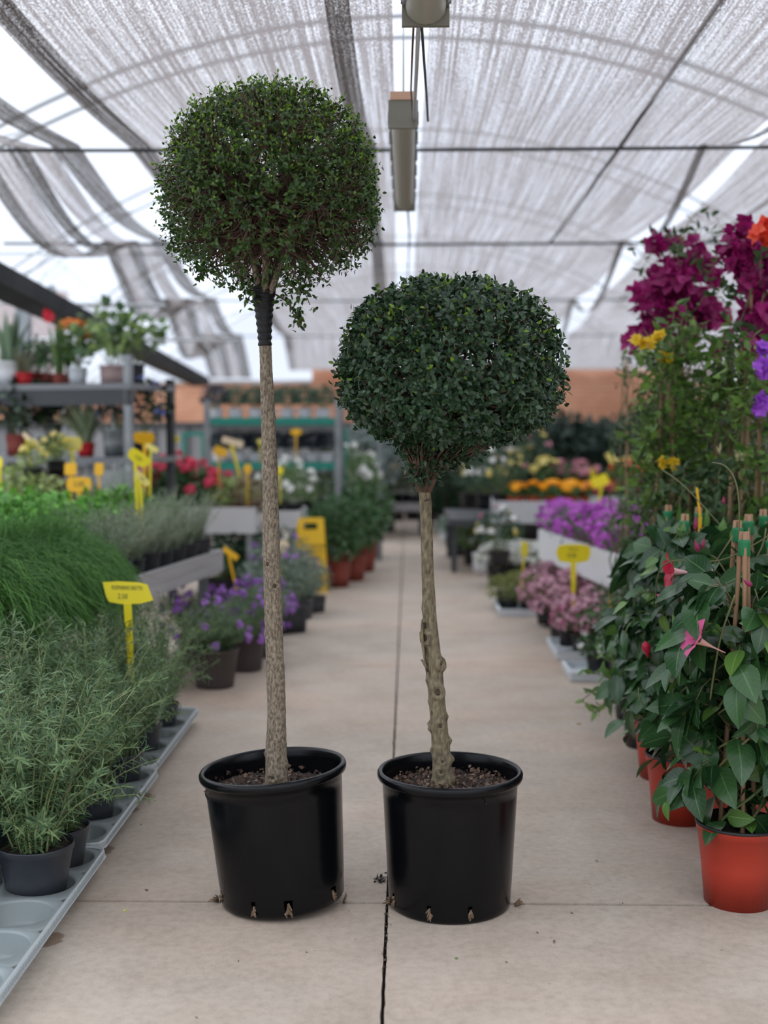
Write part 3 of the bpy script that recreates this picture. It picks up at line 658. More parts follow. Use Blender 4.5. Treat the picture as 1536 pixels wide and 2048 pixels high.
# ---- right, shorter tree
B0 = np.array([XY(905, TY), TY, 0]); TB = thing('potted_tree', 'shorter tree with a wide dense crown, knotty trunk and upright black tub', 'tree', B0, group='ball-crowned trees in black tubs')
pB = big_pot(TB, .2, .168, .375, (250, 288, 205)); pB.location = (-.004, 0, 0)
soil_disc(TB, .178, .318, 650, rseed=8, amp=.01)
ptsB = [P(886, 1592, TY), P(884, 1540, TY), P(880, 1480, TY), P(874, 1400, TY), P(868, 1330, TY), P(861, 1250, TY), P(856, 1160, TY), P(853, 1060, TY), P(850, 1000, TY), P(848, 955, TY)]
ptsB = [p - B0 for p in ptsB]
trB = trunk(TB, ptsB, [w_ / 2 / pxm for w_ in (45, 39, 36, 33, 33, 29, 25, 24, 24, 25)],
      [(.055, 268, .014, .005, .004), (.085, 350, .013, .008, 0), (.12, 262, .013, .004, .005), (.155, 275, .010, .003, .006), (.16, 5, .014, .012, 0), (.19, 185, .009, .006, 0), (.225, 355, .011, .009, 0), (.205, 265, .006, .003, 0), (.265, 182, .012, .008, .004), (.29, 355, .009, .006, 0),
       (.275, 278, .014, .004, .008), (.365, 280, .020, .006, .011), (.33, 180, .01, .003, 0), (.455, 325, .018, .009, .003), (.47, 195, .016, .006, 0), (.53, 215, .02, .009, .008), (.40, 200, .016, .004, 0), (.6, 190, .02, .003, 0), (.07, 180, .012, .006, 0), (.93, 250, .008, .002, .004)],
      mat('greenish_brown_bark', (.085, .066, .04), .82, col2=(.26, .215, .13), scale=110, lo=.32, hi=.68, bump=.8, stretch=(1, 1, .4), detail=7), 9)
# long open wound
m = MB(); V = []; kk = 14
for i in range(kk):
    f = i / (kk - 1); y = 1245 + 100 * f; wd = (3.5 + 3.5 * math.sin(PI * f) ** .7) * (1 - .5 * f); p = P(849 + 7 * f, y, TY - .0178) - B0
    V += [p + [-wd / pxm, .0015, 0], p + [0, .004, 0], p + [wd / pxm, -.0005, 0]]
m.add(V, [(i*3+j, i*3+j+1, i*3+3+j+1, i*3+3+j) for i in range(kk - 1) for j in range(2)]); m.build('bark_wound', mat('dark_wound', (.03, .022, .014), .9, col2=(.1, .08, .05), scale=90, stretch=(1, 1, .15)), trB)['label'] = 'long dark open scar in the trunk'
m = MB(); V = []
for s in (-1, 1):
    pts = [P(849 + 7 * f + s * (4.5 + 4 * math.sin(PI * f)) * (1 - .45 * f), 1238 + 112 * f, TY - .0195) - B0 for f in np.linspace(0, 1, 10)]; tubes(m, np.array(pts), [.0015, .0035, .0042, .0042, .004, .0036, .003, .0025, .002, .001], 7)
m.build('scar_lip', mat('greenish_brown_bark', (.2, .17, .1)), trB)
m = MB(); tubes(m, np.array([P(856, 1338, TY - .012) - B0, P(850, 1330, TY - .014) - B0, P(843, 1319, TY - .015) - B0]), [.005, .0042, .0026], 8); m.build('branch_stub', mat('greenish_brown_bark', (.2, .17, .1)), trB)
m = MB(); rr_ = np.random.RandomState(3)
tubes(m, np.array([P(848, 1003, TY - .0165) - B0, P(855, 999, TY - .0175) - B0, P(861, 1001, TY - .0165) - B0]), [.001, .0018, .001], 5); m.build('bark_crack', mat('knot_wood', (.03, .02, .015)), trB)
CB = np.array([P(901, 740, TY)[0], TY, P(900, 765, TY)[2]]) - B0
crown(TB, CB, .292, .262, .162, P(848, 960, TY) - B0, 3900, .0245, LFB, NEWL, 23, ex=2.5, lumps=.05, nbr=1300, limb_r=.009, pairs=3, under=260, newfrac=.22, wid=.6, depth=.055, sparse=lambda d: np.clip(1.35 + 1.1 * d[:, 2], .38, 1))
# funnel of leafy branches below the crown
rr_ = np.random.RandomState(31); nfn = 330; f = rr_.uniform(0, 1, nfn) ** .7; aa = rr_.uniform(0, 2 * PI, nfn)
fk = P(848, 962, TY) - B0; top = CB + [0.0, 0, -.135]
cen = fk[None] * (1 - f[:, None]) + (top + [0, 0, 0])[None] * f[:, None]; rad_ = .02 + .14 * f ** 1.2 * np.sqrt(rr_.uniform(.4, 1, nfn))
tp = cen + np.stack([np.cos(aa) * rad_, np.sin(aa) * rad_, 0 * f], -1)
m = MB(); T = leaf_t(3, .6, .25, .2)
for k in range(4): place(m, T, tp + rr_.normal(size=tp.shape) * .01, nrm(np.stack([np.cos(aa), np.sin(aa), 0 * aa - .1], -1) + rr_.normal(size=tp.shape) * .7), rdir(nfn, rr_) + [0, 0, 1.], .021 * rr_.uniform(.6, 1.1, nfn))
o = m.build('lower_leaves', LFB, TB); tag(o, kind='stuff')
m = MB(); st = fk[None] + np.stack([np.cos(aa) * .012, np.sin(aa) * .012, 0 * aa + .01], -1); t_ = np.linspace(0, 1, 5)[None, :, None]
tubes(m, (st[:, None] * (1 - t_) + tp[:, None] * t_ + rr_.normal(size=(nfn, 5, 3)) * .004)[:150], np.linspace(.0035, .0012, 5), 4, cap=False); tag(m.build('lower_twigs', TWIG, o), kind='stuff')
tuft(TB, [P(848, 960, TY - .01) - B0, P(838, 962, TY - .03) - B0, P(828, 958, TY - .04) - B0], 26, .022, LFB, 6, .012)
for k, (px, dx) in enumerate(((781, -.01), (1030, .022), (872 - 90, -.02))):
    p = P(px, 1822, TY - .03) - B0; p[2] = .004; m = MB()
    for q in range(3): e = p + [dx * (1 + .4 * q), -.01 * q, .03 * (1 - .3 * q)]; tubes(m, np.array([p, (p * .6 + e * .4) + [.003, 0, .003], p * .35 + e * .65]), [.0045, .0035, .001], 5)
    m.build('root_tuft', mat('dried_root', (.2, .13, .08)), TB)
# ================================================================== PLANT BUILDERS
def pot_prof(rt, rb, h, lip=.006, band=.02):
    return [(.001, .003), (rb - .006, .003), (rb, .0), (rb + (rt - lip - rb) * .5, h * .5), (rt - lip, h - band), (rt - lip * .4, h - band + .002), (rt - .001, h - .004), (rt, h - .001), (rt - .003, h), (rt - .006, h - .004), (rt - .009, h - .03 if h > .08 else h * .7)]
def add_pot(root, rt, rb, h, m_, seg=32, rim=None, soil=True, ribs=0, square=False, base_notch=False):
    pr = pot_prof(rt, rb, h, lip=max(.003, rt * .045), band=max(.010, h * .11))
    if square:
        k = 2 ** .5; wob = lambda a, z: np.minimum(1 / np.maximum(np.maximum(np.abs(np.cos(a)), np.abs(np.sin(a))), .001), 1.28); p = lathe(MB(), pr, 40, wob=wob).build('pot', m_, root)
    elif ribs:
        wob = lambda a, z: 1 + np.where((z > .01) & (z < h * .84), .013 * np.sign(np.sin(a * ribs)), 0) + 0 * a
        p = lathe(MB(), pr[:3] + [(rb + .001, .012)] + pr[3:], ribs * 4, wob=wob).build('pot', m_, root)
    else: p = lathe(MB(), pr, seg).build('pot', m_, root)
    if rim is not None:
        lathe(MB(), [(rt - .004, h - .006), (rt + .0015, h - .005), (rt + .002, h + .001), (rt - .003, h + .003), (rt - .008, h - .001), (rt - .010, h - .02)], seg).build('rim', rim, p)
    if soil:
        rr = np.random.RandomState(3); m = MB(); nr, na = 6, 18
        V = [((rt - .008) * (i + .02) / (nr - 1) * math.cos(2 * PI * j / na), (rt - .008) * (i + .02) / (nr - 1) * math.sin(2 * PI * j / na), h - max(.012, h * .1) + rr.uniform(0, .006)) for i in range(nr) for j in range(na)]
        m.add(V, [(i*na+j, i*na+(j+1) % na, (i+1)*na+(j+1) % na, (i+1)*na+j) for i in range(nr - 1) for j in range(na)]); m.build('soil', SOIL, root)
    return p
def mk_stems(rr, N, K, z0, br, H, spread, droop=0., jit=.01, hvar=.25, c=(0, 0)):
    """curved stems starting in a disc br at height z0"""
    a = rr.uniform(0, 2 * PI, N); q = np.sqrt(rr.uniform(0, 1, N)); o = np.stack([np.cos(a), np.sin(a)], -1)
    t = np.linspace(0, 1, K)[None, :]; hh = H * (1 - hvar * rr.rand(N))[:, None]; f = (q * rr.uniform(.6, 1.1, N))[:, None]
    R = br * q[:, None] + spread * f * t ** 1.35
    z = z0 + hh * (t - droop * f * t ** 3)
    p = np.stack([o[:, 0:1] * R + c[0], o[:, 1:2] * R + c[1], z * np.ones_like(R)], -1)
    w_ = rr.normal(size=(N, K, 3)) * jit * t[..., None]
    return p + np.cumsum(w_, 1) * .6
def along(rr, pts, per, t0, t1, ang=.9, up=(0, 0, .15), jit=.35):
    """leaf anchors along stems: pos, dir, up, t"""
    N, K = pts.shape[:2]; t = np.linspace(t0, t1, per)[None, :] + rr.uniform(-.5, .5, (N, per)) * (t1 - t0) / per; t = np.clip(t, 0, .999)
    x = t * (K - 1); i = np.minimum(x.astype(int), K - 2); u = (x - i)[..., None]; n = np.arange(N)[:, None]
    p = pts[n, i] * (1 - u) + pts[n, i + 1] * u; T = nrm(pts[n, i + 1] - pts[n, i])
    g = (np.arange(per) * 2.4)[None, :] + rr.uniform(0, 6, (N, 1)); s = nrm(np.cross(T, np.array([.31, .77, .2]))); v = np.cross(T, s)
    r = s * np.cos(g)[..., None] + v * np.sin(g)[..., None]
    d = nrm(r * math.sin(ang) + T * math.cos(ang) + np.array(up) + rr.normal(size=p.shape) * jit)
    return p.reshape(-1, 3), d.reshape(-1, 3), (T + rr.normal(size=p.shape) * .25).reshape(-1, 3), t.ravel()
PET = leaf_t(2, .85, .15, .25, 'spat'); PETN = leaf_t(2, .4, .1, .2)
def florets(mb, pos, ax, size, rr, npet=5, T=PET, open_=.5):
    pos = np.atleast_2d(pos); ax = nrm(np.atleast_2d(ax)); n = len(pos); s = nrm(np.cross(ax, rr.normal(size=(n, 3)))); v = np.cross(ax, s)
    for k in range(npet):
        g = 2 * PI * k / npet; r = s * math.cos(g) + v * math.sin(g); place(mb, T, pos, nrm(r + ax * open_), ax, size * rr.uniform(.85, 1.15, n))
def dome(rr, n, rx, rz, zc, zmin=-.3, depth=.15):
    d = rdir(n * 3, rr); d = d[d[:, 2] > zmin][:n]; R = 1 / np.sqrt((d[:, 0] ** 2 + d[:, 1] ** 2) / rx ** 2 + d[:, 2] ** 2 / rz ** 2)
    return d * (R * (1 - rr.rand(len(d)) * depth))[:, None] + [0, 0, zc], d

def make(name, label, cat, pot, seed=0, bush=None, stems=None, blades=None, flowers=None, group=None, canes=0, shape=None):
    """potted plant prototype; pot=(rt,rb,h,mat,opts)"""
    rr = np.random.RandomState(seed); root = thing(name, label, cat, (0, 0, -50), group=group)
    rt, rb, h, pm = pot[:4]; add_pot(root, rt, rb, h, pm, **(pot[4] if len(pot) > 4 else {}))
    fo = None
    if stems:
        N, H, spread, per, T, L, mt, sm, t0 = [stems[k] for k in ('N', 'H', 'spread', 'per', 'T', 'L', 'm', 'sm', 't0')]
        st = mk_stems(rr, N, 7, h - .01, rt * .6, H, spread, stems.get('droop', .1), stems.get('jit', .008), stems.get('hvar', .3))
        m = MB(); tubes(m, st, np.linspace(stems.get('r', .002), .0008, 7), 4, cap=False); so = tag(m.build('stems', sm, root), kind='stuff')
        p, d, u, t = along(rr, st, per, t0, 1, stems.get('ang', .9)); m = MB(); k = stems.get('clump', 1)
        for q in range(k): place(m, T, p + rr.normal(size=p.shape) * stems.get('fuzz', .004), d + rr.normal(size=d.shape) * .3 * (q > 0), u, L * rr.uniform(.6, 1.1, len(p)) * (1 - stems.get('taper', .35) * t))
        fo = tag(m.build('foliage', mt, root), kind='stuff')
    if bush:
        m = MB()
        for (n, rx, rz, zc, T, L, zmin, dep) in bush['sets']:
            p, d = dome(rr, n, rx, rz, zc, zmin, dep); place(m, T, p, nrm(d + rr.normal(size=d.shape) * .55), d + rr.normal(size=d.shape) * .5 + [0, 0, .5], L * rr.uniform(.6, 1.15, len(p)))
        fo = tag(m.build('foliage', bush['m'], root), kind='stuff')
        m = MB(); n = 26; (_, rx, rz, zc, *_r) = bush['sets'][0]; e, d = dome(rr, n, rx * .85, rz * .85, zc, -.1, .3); a = np.stack([d[:, 0] * rt * .3, d[:, 1] * rt * .3, 0 * d[:, 0] + h - .01], -1)
        tt = np.linspace(0, 1, 4)[None, :, None]; tubes(m, a[:, None] * (1 - tt) + e[:, None] * tt, .0016, 4, cap=False); tag(m.build('stems', bush.get('sm', GREEN_STEM), root), kind='stuff')
    if blades:
        n, L, wd, mt, spread, droop = blades; K = 8; st = mk_stems(rr, n, K, h - .01, rt * .35, L, spread, droop, .003, .35); m = MB(); T = nrm(np.gradient(st, axis=1)); s = nrm(np.cross(T, np.array([0, 0, 1.]) + rr.normal(size=(n, 1, 3)) * .2))
        wv = (wd / 2 * np.minimum(1, (1 - np.linspace(0, 1, K)) * 2.2 + .05))[None, :, None]; up = np.cross(s, T)
        V = np.stack([st - s * wv, st - up * wv * .3, st + s * wv], 2); nF = [(i*3+j, i*3+j+1, i*3+3+j+1, i*3+3+j) for i in range(K - 1) for j in range(2)]
        FF = (np.array(nF)[None] + (np.arange(n) * K * 3)[:, None, None]).reshape(-1, 4); m.add(V.reshape(-1, 3), FF); fo = m.build('foliage', mt, root); tag(fo, kind='stuff')
    if flowers:
        for fl in (flowers if isinstance(flowers, list) else [flowers]):
            n, rx, rz, zc, fs, k, cr_, fm_ = fl[:8]; o = fl[8] if len(fl) > 8 else {}
            p, d = dome(rr, n, rx, rz, zc, o.get('zmin', .1), .05); m = MB()
            for q in range(len(p)):
                pc = p[q] + rdir(k, rr) * cr_ * rr.uniform(.4, 1, k)[:, None] * [1, 1, o.get('fz', .7)]
                florets(m, pc, nrm(pc - p[q] + d[q] * .02 + [0, 0, .004]), fs, rr, o.get('np', 5), o.get('T', PET), o.get('open', .5))
            ob = m.build('flowers', fm_, root); tag(ob, kind='stuff', label=o.get('label'))
    return root
SP = leafm
needle = leaf_t(3, .10, .2, .30, 'needle', cols=2); thin = leaf_t(2, .16, .2, .15, 'needle', cols=2)
lf = leaf_t(3, .5, .25, .2); lfw = leaf_t(3, .75, .2, .25); lfr = leaf_t(3, .95, .1, .2); lfs = leaf_t(2, .6, .25, .2); lfn = leaf_t(3, .28, .2, .3)

# ---------------- rosemary
RM = leafm('rosemary_needle', (.028, .08, .028), (.20, .31, .13), .5, .15); RMS = mat('rosemary_stem', (.30, .36, .15), .6, col2=(.18, .19, .09), island=True)
def rosemary(seed, H=.62, N=66):
    r = make('rosemary_plant', None, 'plant', (.098, .07, .165, GRYP), seed,
             stems=dict(N=N, H=H, spread=.34, per=96, T=needle, L=.042, m=RM, sm=RMS, t0=.0, r=.0032, jit=.020, hvar=.6, droop=.38, ang=1.0, clump=1, fuzz=.002, taper=.1))
    return r
ros = [rosemary(41), rosemary(42, .60, 60)]
# ---------------- trays (translucent carry trays with round wells)
TRAY = mat('translucent_tray', (.30, .34, .34), .25, alpha=.82, spec=.5)
def tray(label, x1, y0, y1, rows, cols=3, pitch=.2):
    L_ = (y1 - y0); n = rows; py = L_ / n; x0 = x1 - cols * .2
    t = thing('plant_tray', label, 'tray', ((x0 + x1) / 2, (y0 + y1) / 2, 0), group='clear carry trays under the rosemary'); ox, oy = (x0 + x1) / 2, (y0 + y1) / 2
    m = MB(); S = 32; R = .093; Z = .068
    a = (np.arange(S) + .5) / S * 2 * PI
    for i in range(cols):
        for j in range(n):
            cx, cy = x0 + (i + .5) * .2 - ox, y0 + (j + .5) * py - oy
            k = 1 / np.maximum(np.abs(np.cos(a)), np.abs(np.sin(a))); sq = np.stack([cx + np.cos(a) * k * .1, cy + np.sin(a) * k * py / 2, 0 * a + Z - .012 * (k - 1)], -1)
            c1 = np.stack([cx + np.cos(a) * R, cy + np.sin(a) * R, 0 * a + Z + .003], -1)
            rings = [sq, c1] + [np.stack([cx + np.cos(a) * r_, cy + np.sin(a) * r_, 0 * a + z_], -1) for r_, z_ in ((R - .002, Z - .004), (R - .007, .014), (R - .016, .004), (R - .03, .002), (.012, .006), (.001, .006))]
            q = np.arange(S); w_ = (q + 1) % S; V = np.concatenate(rings)
            m.add(V, np.concatenate([np.stack([b*S+q, b*S+w_, (b+1)*S+w_, (b+1)*S+q], -1) for b in range(len(rings) - 1)]))
    m.build('well_sheet', TRAY, t)
    m = MB(); X0, X1, Y0, Y1 = x0 - ox - .004, x1 - ox + .004, y0 - oy + .003, y1 - oy - .003; c_ = .035
    loop = [(X0 + c_, Y0), (X1 - c_, Y0), (X1 - c_ * .3, Y0 + c_ * .3), (X1, Y0 + c_), (X1, Y1 - c_), (X1 - c_ * .3, Y1 - c_ * .3), (X1 - c_, Y1), (X0 + c_, Y1), (X0, Y1 - c_), (X0, Y0 + c_)]
    k = len(loop); V = [];
    for (dx, z_) in ((-.006, Z + .002), (0, Z + .006), (.004, Z + .002), (.004, Z - .014), (.008, Z - .016)):
        for (x, y) in loop: l = math.hypot(x, y); V.append((x * (1 + dx / abs(X1)), y * (1 + dx / abs(Y1)), z_))
    m.add(V, [(b*k+i, b*k+(i+1) % k, (b+1)*k+(i+1) % k, (b+1)*k+i) for b in range(4) for i in range(k)]); m.build('rim_edge', mat('tray_rim', (.5, .54, .55), .3, alpha=.85), t, False)
    m = MB()
    for y in np.arange(Y0 + .05, Y1 - .05, .016): box(m, (X1 + .003, y, Z - .014), (X1 + .0065, y + .005, Z + .001))
    tag(m.build('rib', mat('tray_rib', (.36, .4, .41), .35), t, False), kind='stuff')
    return t
ex = -.900
tray('clear carry tray at the lower left corner, front wells standing empty', ex - .0, 2.60, 3.63, 5)
tray('clear carry tray second from the viewer, under the middle rosemary', ex - .02, 3.65, 4.50, 4)
tray('clear carry tray at the far end of the rosemary row, by the lavender', ex - .04, 4.52, 5.52, 5)
def wx(t_, i): return {0: ex, 1: ex - .02, 2: ex - .04}[t_] - .2 * (i + .5)
ry = [2.60 + 1.03 / 5 * (k + .5) for k in range(5)] + [3.65 + .85 / 4 * (k + .5) for k in range(4)] + [4.52 + 1.0 / 5 * (k + .5) for k in range(5)]
rl = [(0, 2, 3, 1.06, 'rosemary in a grey pot nearest the viewer, its pot whole in view beside empty wells'),
      (0, 0, 4, .95, 'rosemary right behind the nearest one along the aisle edge of the trays'),
      (0, 1, 6, .96, 'rosemary in a grey pot third along the aisle edge, over the second tray'),
      (0, 0, 8, .9, 'rosemary at the aisle edge leaning toward the yellow price sign stake'),
      (0, 0, 10, .92, 'rosemary near the far tray, dark soil showing in its pot'),
      (0, 1, 12, .86, 'rosemary at the far end of the row, half hiding the brown lavender pot'),
      (1, 0, 3, 1.0, 'rosemary at the left picture edge, second row back from the aisle'),
      (1, 1, 5, 1.05, 'inner row rosemary standing tall under the dill'), (1, 0, 7, 1.0, 'inner row rosemary right in front of the dill bench'),
      (1, 1, 10, .9, 'inner row rosemary in the gap below the bench board'), (1, 0, 8, 1.05, 'inner row rosemary behind the yellow price sign stake'), (2, 1, 4, 1.1, 'rosemary in the row farthest from the aisle at the left picture edge'), (2, 0, 6, 1.1, 'rosemary in the row farthest from the aisle, under the hanging dill'), (2, 1, 9, 1.0, 'rosemary in the row farthest from the aisle, deepest under the bench')]
for (row, k, i, s_, l) in rl:
    x = wx(0 if i < 5 else (1 if i < 9 else 2), row); spawn(ros[k % 2] if True else None, (x - .012, ry[i], .012), rs.uniform(0, 6), s_, l, 'rosemary plants in the carry trays')
for r_ in ros:
    if r_.name not in _used: raise RuntimeError('unused proto')
# plastic plant tag standing in rosemary
t_ = tag(box(MB(), (-.006, -.0006, 0), (.006, .0006, .17)).build('plant_label', WHTP), 'slim clear plant label stuck upright in the far rosemary pot', 'label'); t_.location = (wx(2, 0) + .06, ry[10] - .03, .16); t_.rotation_euler = (.1, .25, .3)

# ================================================================== PRICE SIGNS
def sign(label, px, py, Y, wpx, hpx, basepy=None, basez=None, m=YEL, roll=0, yaw=0, pitch=-.15, shape='hex', txt=None, bx=0, name='price_sign', basepx=None, group='yellow price signs'):
    """centre pixel px,py at depth Y; width/height in pixels; stake goes down to basez"""
    wd, ht = wpx * Y / F, hpx * Y / F; c0 = P(px, py, Y)
    if basez is None: basez = P(px, basepy, Y)[2]
    t = thing(name, label, 'price sign', (c0[0], c0[1], basez), 0, group)
    H = c0[2] - basez; n = 20
    if shape == 'hex': o = [(-.5, .05), (-.44, .42), (-.2, .5), (.2, .5), (.44, .42), (.5, .05), (.42, -.4), (.15, -.5), (-.15, -.5), (-.42, -.4)]
    elif shape == 'para': o = [(-.5, .44), (-.2, .5), (.2, .48), (.37, .4), (.5, -.28), (.25, -.45), (-.1, -.5), (-.36, -.42), (-.42, -.2), (-.46, .1)]
    elif shape == 'oval': o = [(.5 * math.cos(a), .5 * math.sin(a)) for a in np.linspace(PI, -PI, 16, endpoint=False)]
    else: o = [(-.5, .4), (-.42, .5), (.42, .5), (.5, .4), (.5, -.4), (.42, -.5), (-.42, -.5), (-.5, -.4)]
    o = np.array(o) * [wd, ht]; k = len(o); R = Matrix.Rotation(yaw, 4, 'Z') @ Matrix.Rotation(roll, 4, 'Y') @ Matrix.Rotation(pitch, 4, 'X')
    V = [(x, -.0012, z) for x, z in o] + [(x, .0012, z) for x, z in o] + [(0, -.0012, 0), (0, .0012, 0)]
    fs = [(i, (i + 1) % k, k + (i + 1) % k, k + i) for i in range(k)]
    fs += [(i, 2 * k, (i + 2) % k, i + 1) for i in range(0, k, 2)] + [(k + i, k + i + 1, k + (i + 2) % k, 2 * k + 1) for i in range(0, k, 2)]
    m1 = MB(); m1.add(V, fs); pl = m1.build('sign_plate', m, t, False); pl.location = (0, 0, H); pl.rotation_euler = R.to_euler()
    bxx = 0 if basepx is None else P(basepx, 900, Y)[0] - c0[0]
    lowp = Vector(R @ Vector((0, 0, -ht * .47))) + Vector((0, 0, H)); m1 = MB(); sw = max(.012, wd * .15)
    K = 6
    for q in range(K):
        a = lowp.lerp(Vector((bxx, 0, 0)), q / K); b = lowp.lerp(Vector((bxx, 0, 0)), (q + 1) / K); obox(m1, a, b, sw * (1 - .09 * q), .004)
    m1.build('stake', m if m in (YEL, ORG) else YEL, t, False)
    if txt:
        for (body, size, dx, dz) in txt:
            text_mesh(pl, 'handwriting', body, size * ht, INK, (dx * wd, -.0022, dz * ht), (PI / 2, 0, 0), .0003, sx=.56 if len(body) > 8 else .85)
    return t
sign('yellow price sign with handwriting ROSMARINO ERETTO standing above the rosemary', 256, 1186, 4.6, 104, 46, basez=.2, shape='para', txt=[('ROSMARINO ERETTO', .25, -.02, .22), ('2.50', .30, -.1, -.16)], roll=.03, pitch=-.1, basepx=261)
sign('large yellow price sign over the pink flowering shrubs on the right of the aisle', 1147, 1107, 7.3, 70, 38, basez=.2, txt=[('Diosma', .2, 0, .25), ('4,50', .34, -.05, -.1)], pitch=.1, basepx=1150)
sign('narrow yellow price sign seen edge on beside the white alyssum', 1049, 1098, 8.9, 24, 30, basez=.16, shape='rect', roll=.35, yaw=.9, basepx=1043)
sign('yellow price sign turned away among grey green pots on the right, taller of the two', 990, 1047, 12, 26, 44, basez=.2, shape='oval', roll=.55, basepx=988)
sign('small amber price sign left of the taller yellow one, right of the far aisle', 971, 1057, 12.3, 16, 18, basez=.2, m=ORG, shape='rect')
sign('yellow price sign stuck in front of the marigolds, on a long stake', 1200, 962, 10.6, 34, 22, basez=.6, roll=-.35, shape='rect', basepx=1193)
sign('small yellow tag behind the marigolds, at left of the orange flowers', 1186, 944, 12.1, 16, 22, basez=.8, shape='oval', roll=.3)
sign('tan tag on a thin stake high behind the orange flowers', 1222, 915, 12.3, 15, 22, basez=.8, m=YELP, shape='rect', roll=-.5)
sign('thin amber stake leaning in the right hand green leaves', 1222, 1185, 5.9, 12, 34, basez=.3, m=ORG, shape='oval', roll=.45, yaw=.9)
sign('slim amber stake between green taped canes', 1397, 1005, 4.4, 7, 60, basez=.5, m=ORG, shape='rect', yaw=.8)
# left side signs
sign('broad amber price sign seen from below at the foot of the shelf post', 288, 876, 8.0, 44, 26, basez=.6, m=ORG, pitch=.5, basepx=286)
sign('bright yellow price sign bent sideways above the grey needle herbs', 277, 916, 6.4, 48, 26, basez=.58, pitch=.1, roll=.62, txt=[('3,50', .4, 0, 0)], basepx=277)
sign('pale yellow price sign lower beside the bent bright one', 284, 957, 6.3, 40, 14, basez=.58, m=YELP, roll=.8, txt=[('2,50', .5, 0, 0)], basepx=292)
sign('cream slanting card just right of the broad amber sign', 304, 896, 7.6, 28, 12, basez=.6, m=YELP, roll=.55, basepx=296)
sign('lemon yellow oval price sign above the pink geraniums', 345, 878, 9.3, 28, 19, basez=.8, shape='oval')
sign('small square amber sign facing front above the parsley', 141, 938, 7.4, 24, 24, basez=.6, m=ORG, shape='rect')
sign('amber price sign with handwriting just above the bright green herbs', 158, 969, 6.9, 52, 30, basez=.6, m=ORG, shape='hex', txt=[('2,00', .5, 0, .02)], basepx=164)
sign('small amber sign at right of the pair behind the bright green herbs', 198, 938, 7.6, 18, 24, basez=.6, m=ORG, shape='rect', basepx=199)
sign('large ragged edged yellow sign tilted back over the bronze foliage', 144, 888, 8.2, 42, 30, basez=.75, m=YELP, pitch=.3)
sign('tan wooden card leaning at the far left on a thin amber stem', 56, 876, 8.2, 30, 9, basez=.8, m=CRM, roll=.75, basepx=70)
sign('yellow sign cut off by the left picture edge', 0, 926, 7.4, 10, 26, basez=.75, shape='oval')
sign('amber sign with a broad head left of the taller trunk, over red geraniums', 441, 903, 9.6, 28, 18, basez=.78, m=ORG, roll=.35, shape='rect', basepx=437)
sign('cream rectangular card on a slanting yellow stake beside the trolley', 465, 884, 9.7, 44, 14, basez=.78, m=CRM, roll=.28, shape='rect', basepx=491)
sign('small round amber sign low beside the cream card', 495, 938, 9.3, 17, 22, basez=.75, m=ORG, shape='oval')
sign('small yellow sign just right of the taller trunk', 560, 941, 9.6, 14, 18, basez=.75, shape='oval')
sign('amber oval sign on the second shelf of the trolley', 592, 864, 11.4, 24, 13, basez=1.02, m=ORG, shape='oval')
sign('pale tag at trunk left, on the upper trolley pots', 521, 883, 11.4, 14, 10, basez=1.02, m=YELP, shape='oval')
sign('amber sign leaning sideways below the board, over the purple lavender', 461, 1107, 7.7, 36, 12, basez=.22, m=ORG, roll=.62, shape='rect', basepx=478)
sign('cream fan shaped sign right of the taller trunk near the yellow warning board', 566, 1092, 8.6, 24, 26, basez=.3, m=CRM, shape='oval', basepx=560)
# ================================================================== BENCHES AND RACKS
def bench(label, pts, z, bh, depth, m_=BENCH, name='display_bench', legs=True, lm=STEEL):
    """pts: front edge from one end to the other (x,y); depth vector; open box bench with boards round a sunk deck"""
    a, b = np.array([*pts[0], 0.]), np.array([*pts[1], 0.]); dv = np.array([*depth, 0.])
    t = thing(name, label, 'bench', tuple(a), group='plant display benches'); Z = np.array([0, 0, 1.]); b = b - a; a = a * 0
    for nm, p, q in (('front_board', a, b), ('end_board', b, b + dv), ('end_board', a, a + dv), ('back_board', a + dv, b + dv)):
        obox(MB(), p + Z * (z - bh / 2), q + Z * (z - bh / 2), .025, bh).build(nm, m_, t, False)
    V = [a + Z * (z - bh * .55), b + Z * (z - bh * .55), b + dv + Z * (z - bh * .55), a + dv + Z * (z - bh * .55)]; V += [v - Z * .02 for v in V]
    m = MB(); m.add(V, [(0,1,2,3),(7,6,5,4),(0,4,5,1),(1,5,6,2),(2,6,7,3),(3,7,4,0)]); m.build('deck', BENCH, t, False)
    n = max(2, int(np.linalg.norm(b) / 1.4) + 1)
    for i in range(n):
        for k in (.06, .94):
            p = a + b * (.03 + .94 * i / (n - 1)) + dv * k; obox(MB(), p, p + Z * (z - bh * .6), .05, .05).build('leg', lm, t, False)
    return t
bench('weathered grey bench full of herbs behind the rosemary trays', ((-1.53, 4.25), (-1.087, 7.23)), .62, .125, (-1.35, .15))
B2z = ZY(1015, 9.5)
bench('pale bench end on to the viewer with the red geraniums', ((XY(140, 9.5), 9.5), (XY(507, 9.5), 9.5)), B2z, .2, (.05, .75), BENCHW)
bench('pale bench section right of the taller trunk under the white flowers', ((XY(506, 10.2), 10.2), (XY(598, 10.2), 10.2)), ZY(1022, 10.2), .15, (0, .6), BENCHW)
bench('low bench at far left under the bronze and variegated foliage', ((-3.6, 7.75), (-1.95, 7.75)), .66, .12, (0, .55))
B4z = .62; q0, q1 = P(1080, 1058, 8.8), P(1262, 1118, 6.7)
bench('white bench on the right holding the magenta flower trough', ((q0[0], 8.8), (q1[0], 6.75)), B4z, .2, (.8, .1), mat('white_trough', (.72, .74, .76), .5), lm=STEEL)
MO = 1.6; B5z = ZY(1003, 11.2)
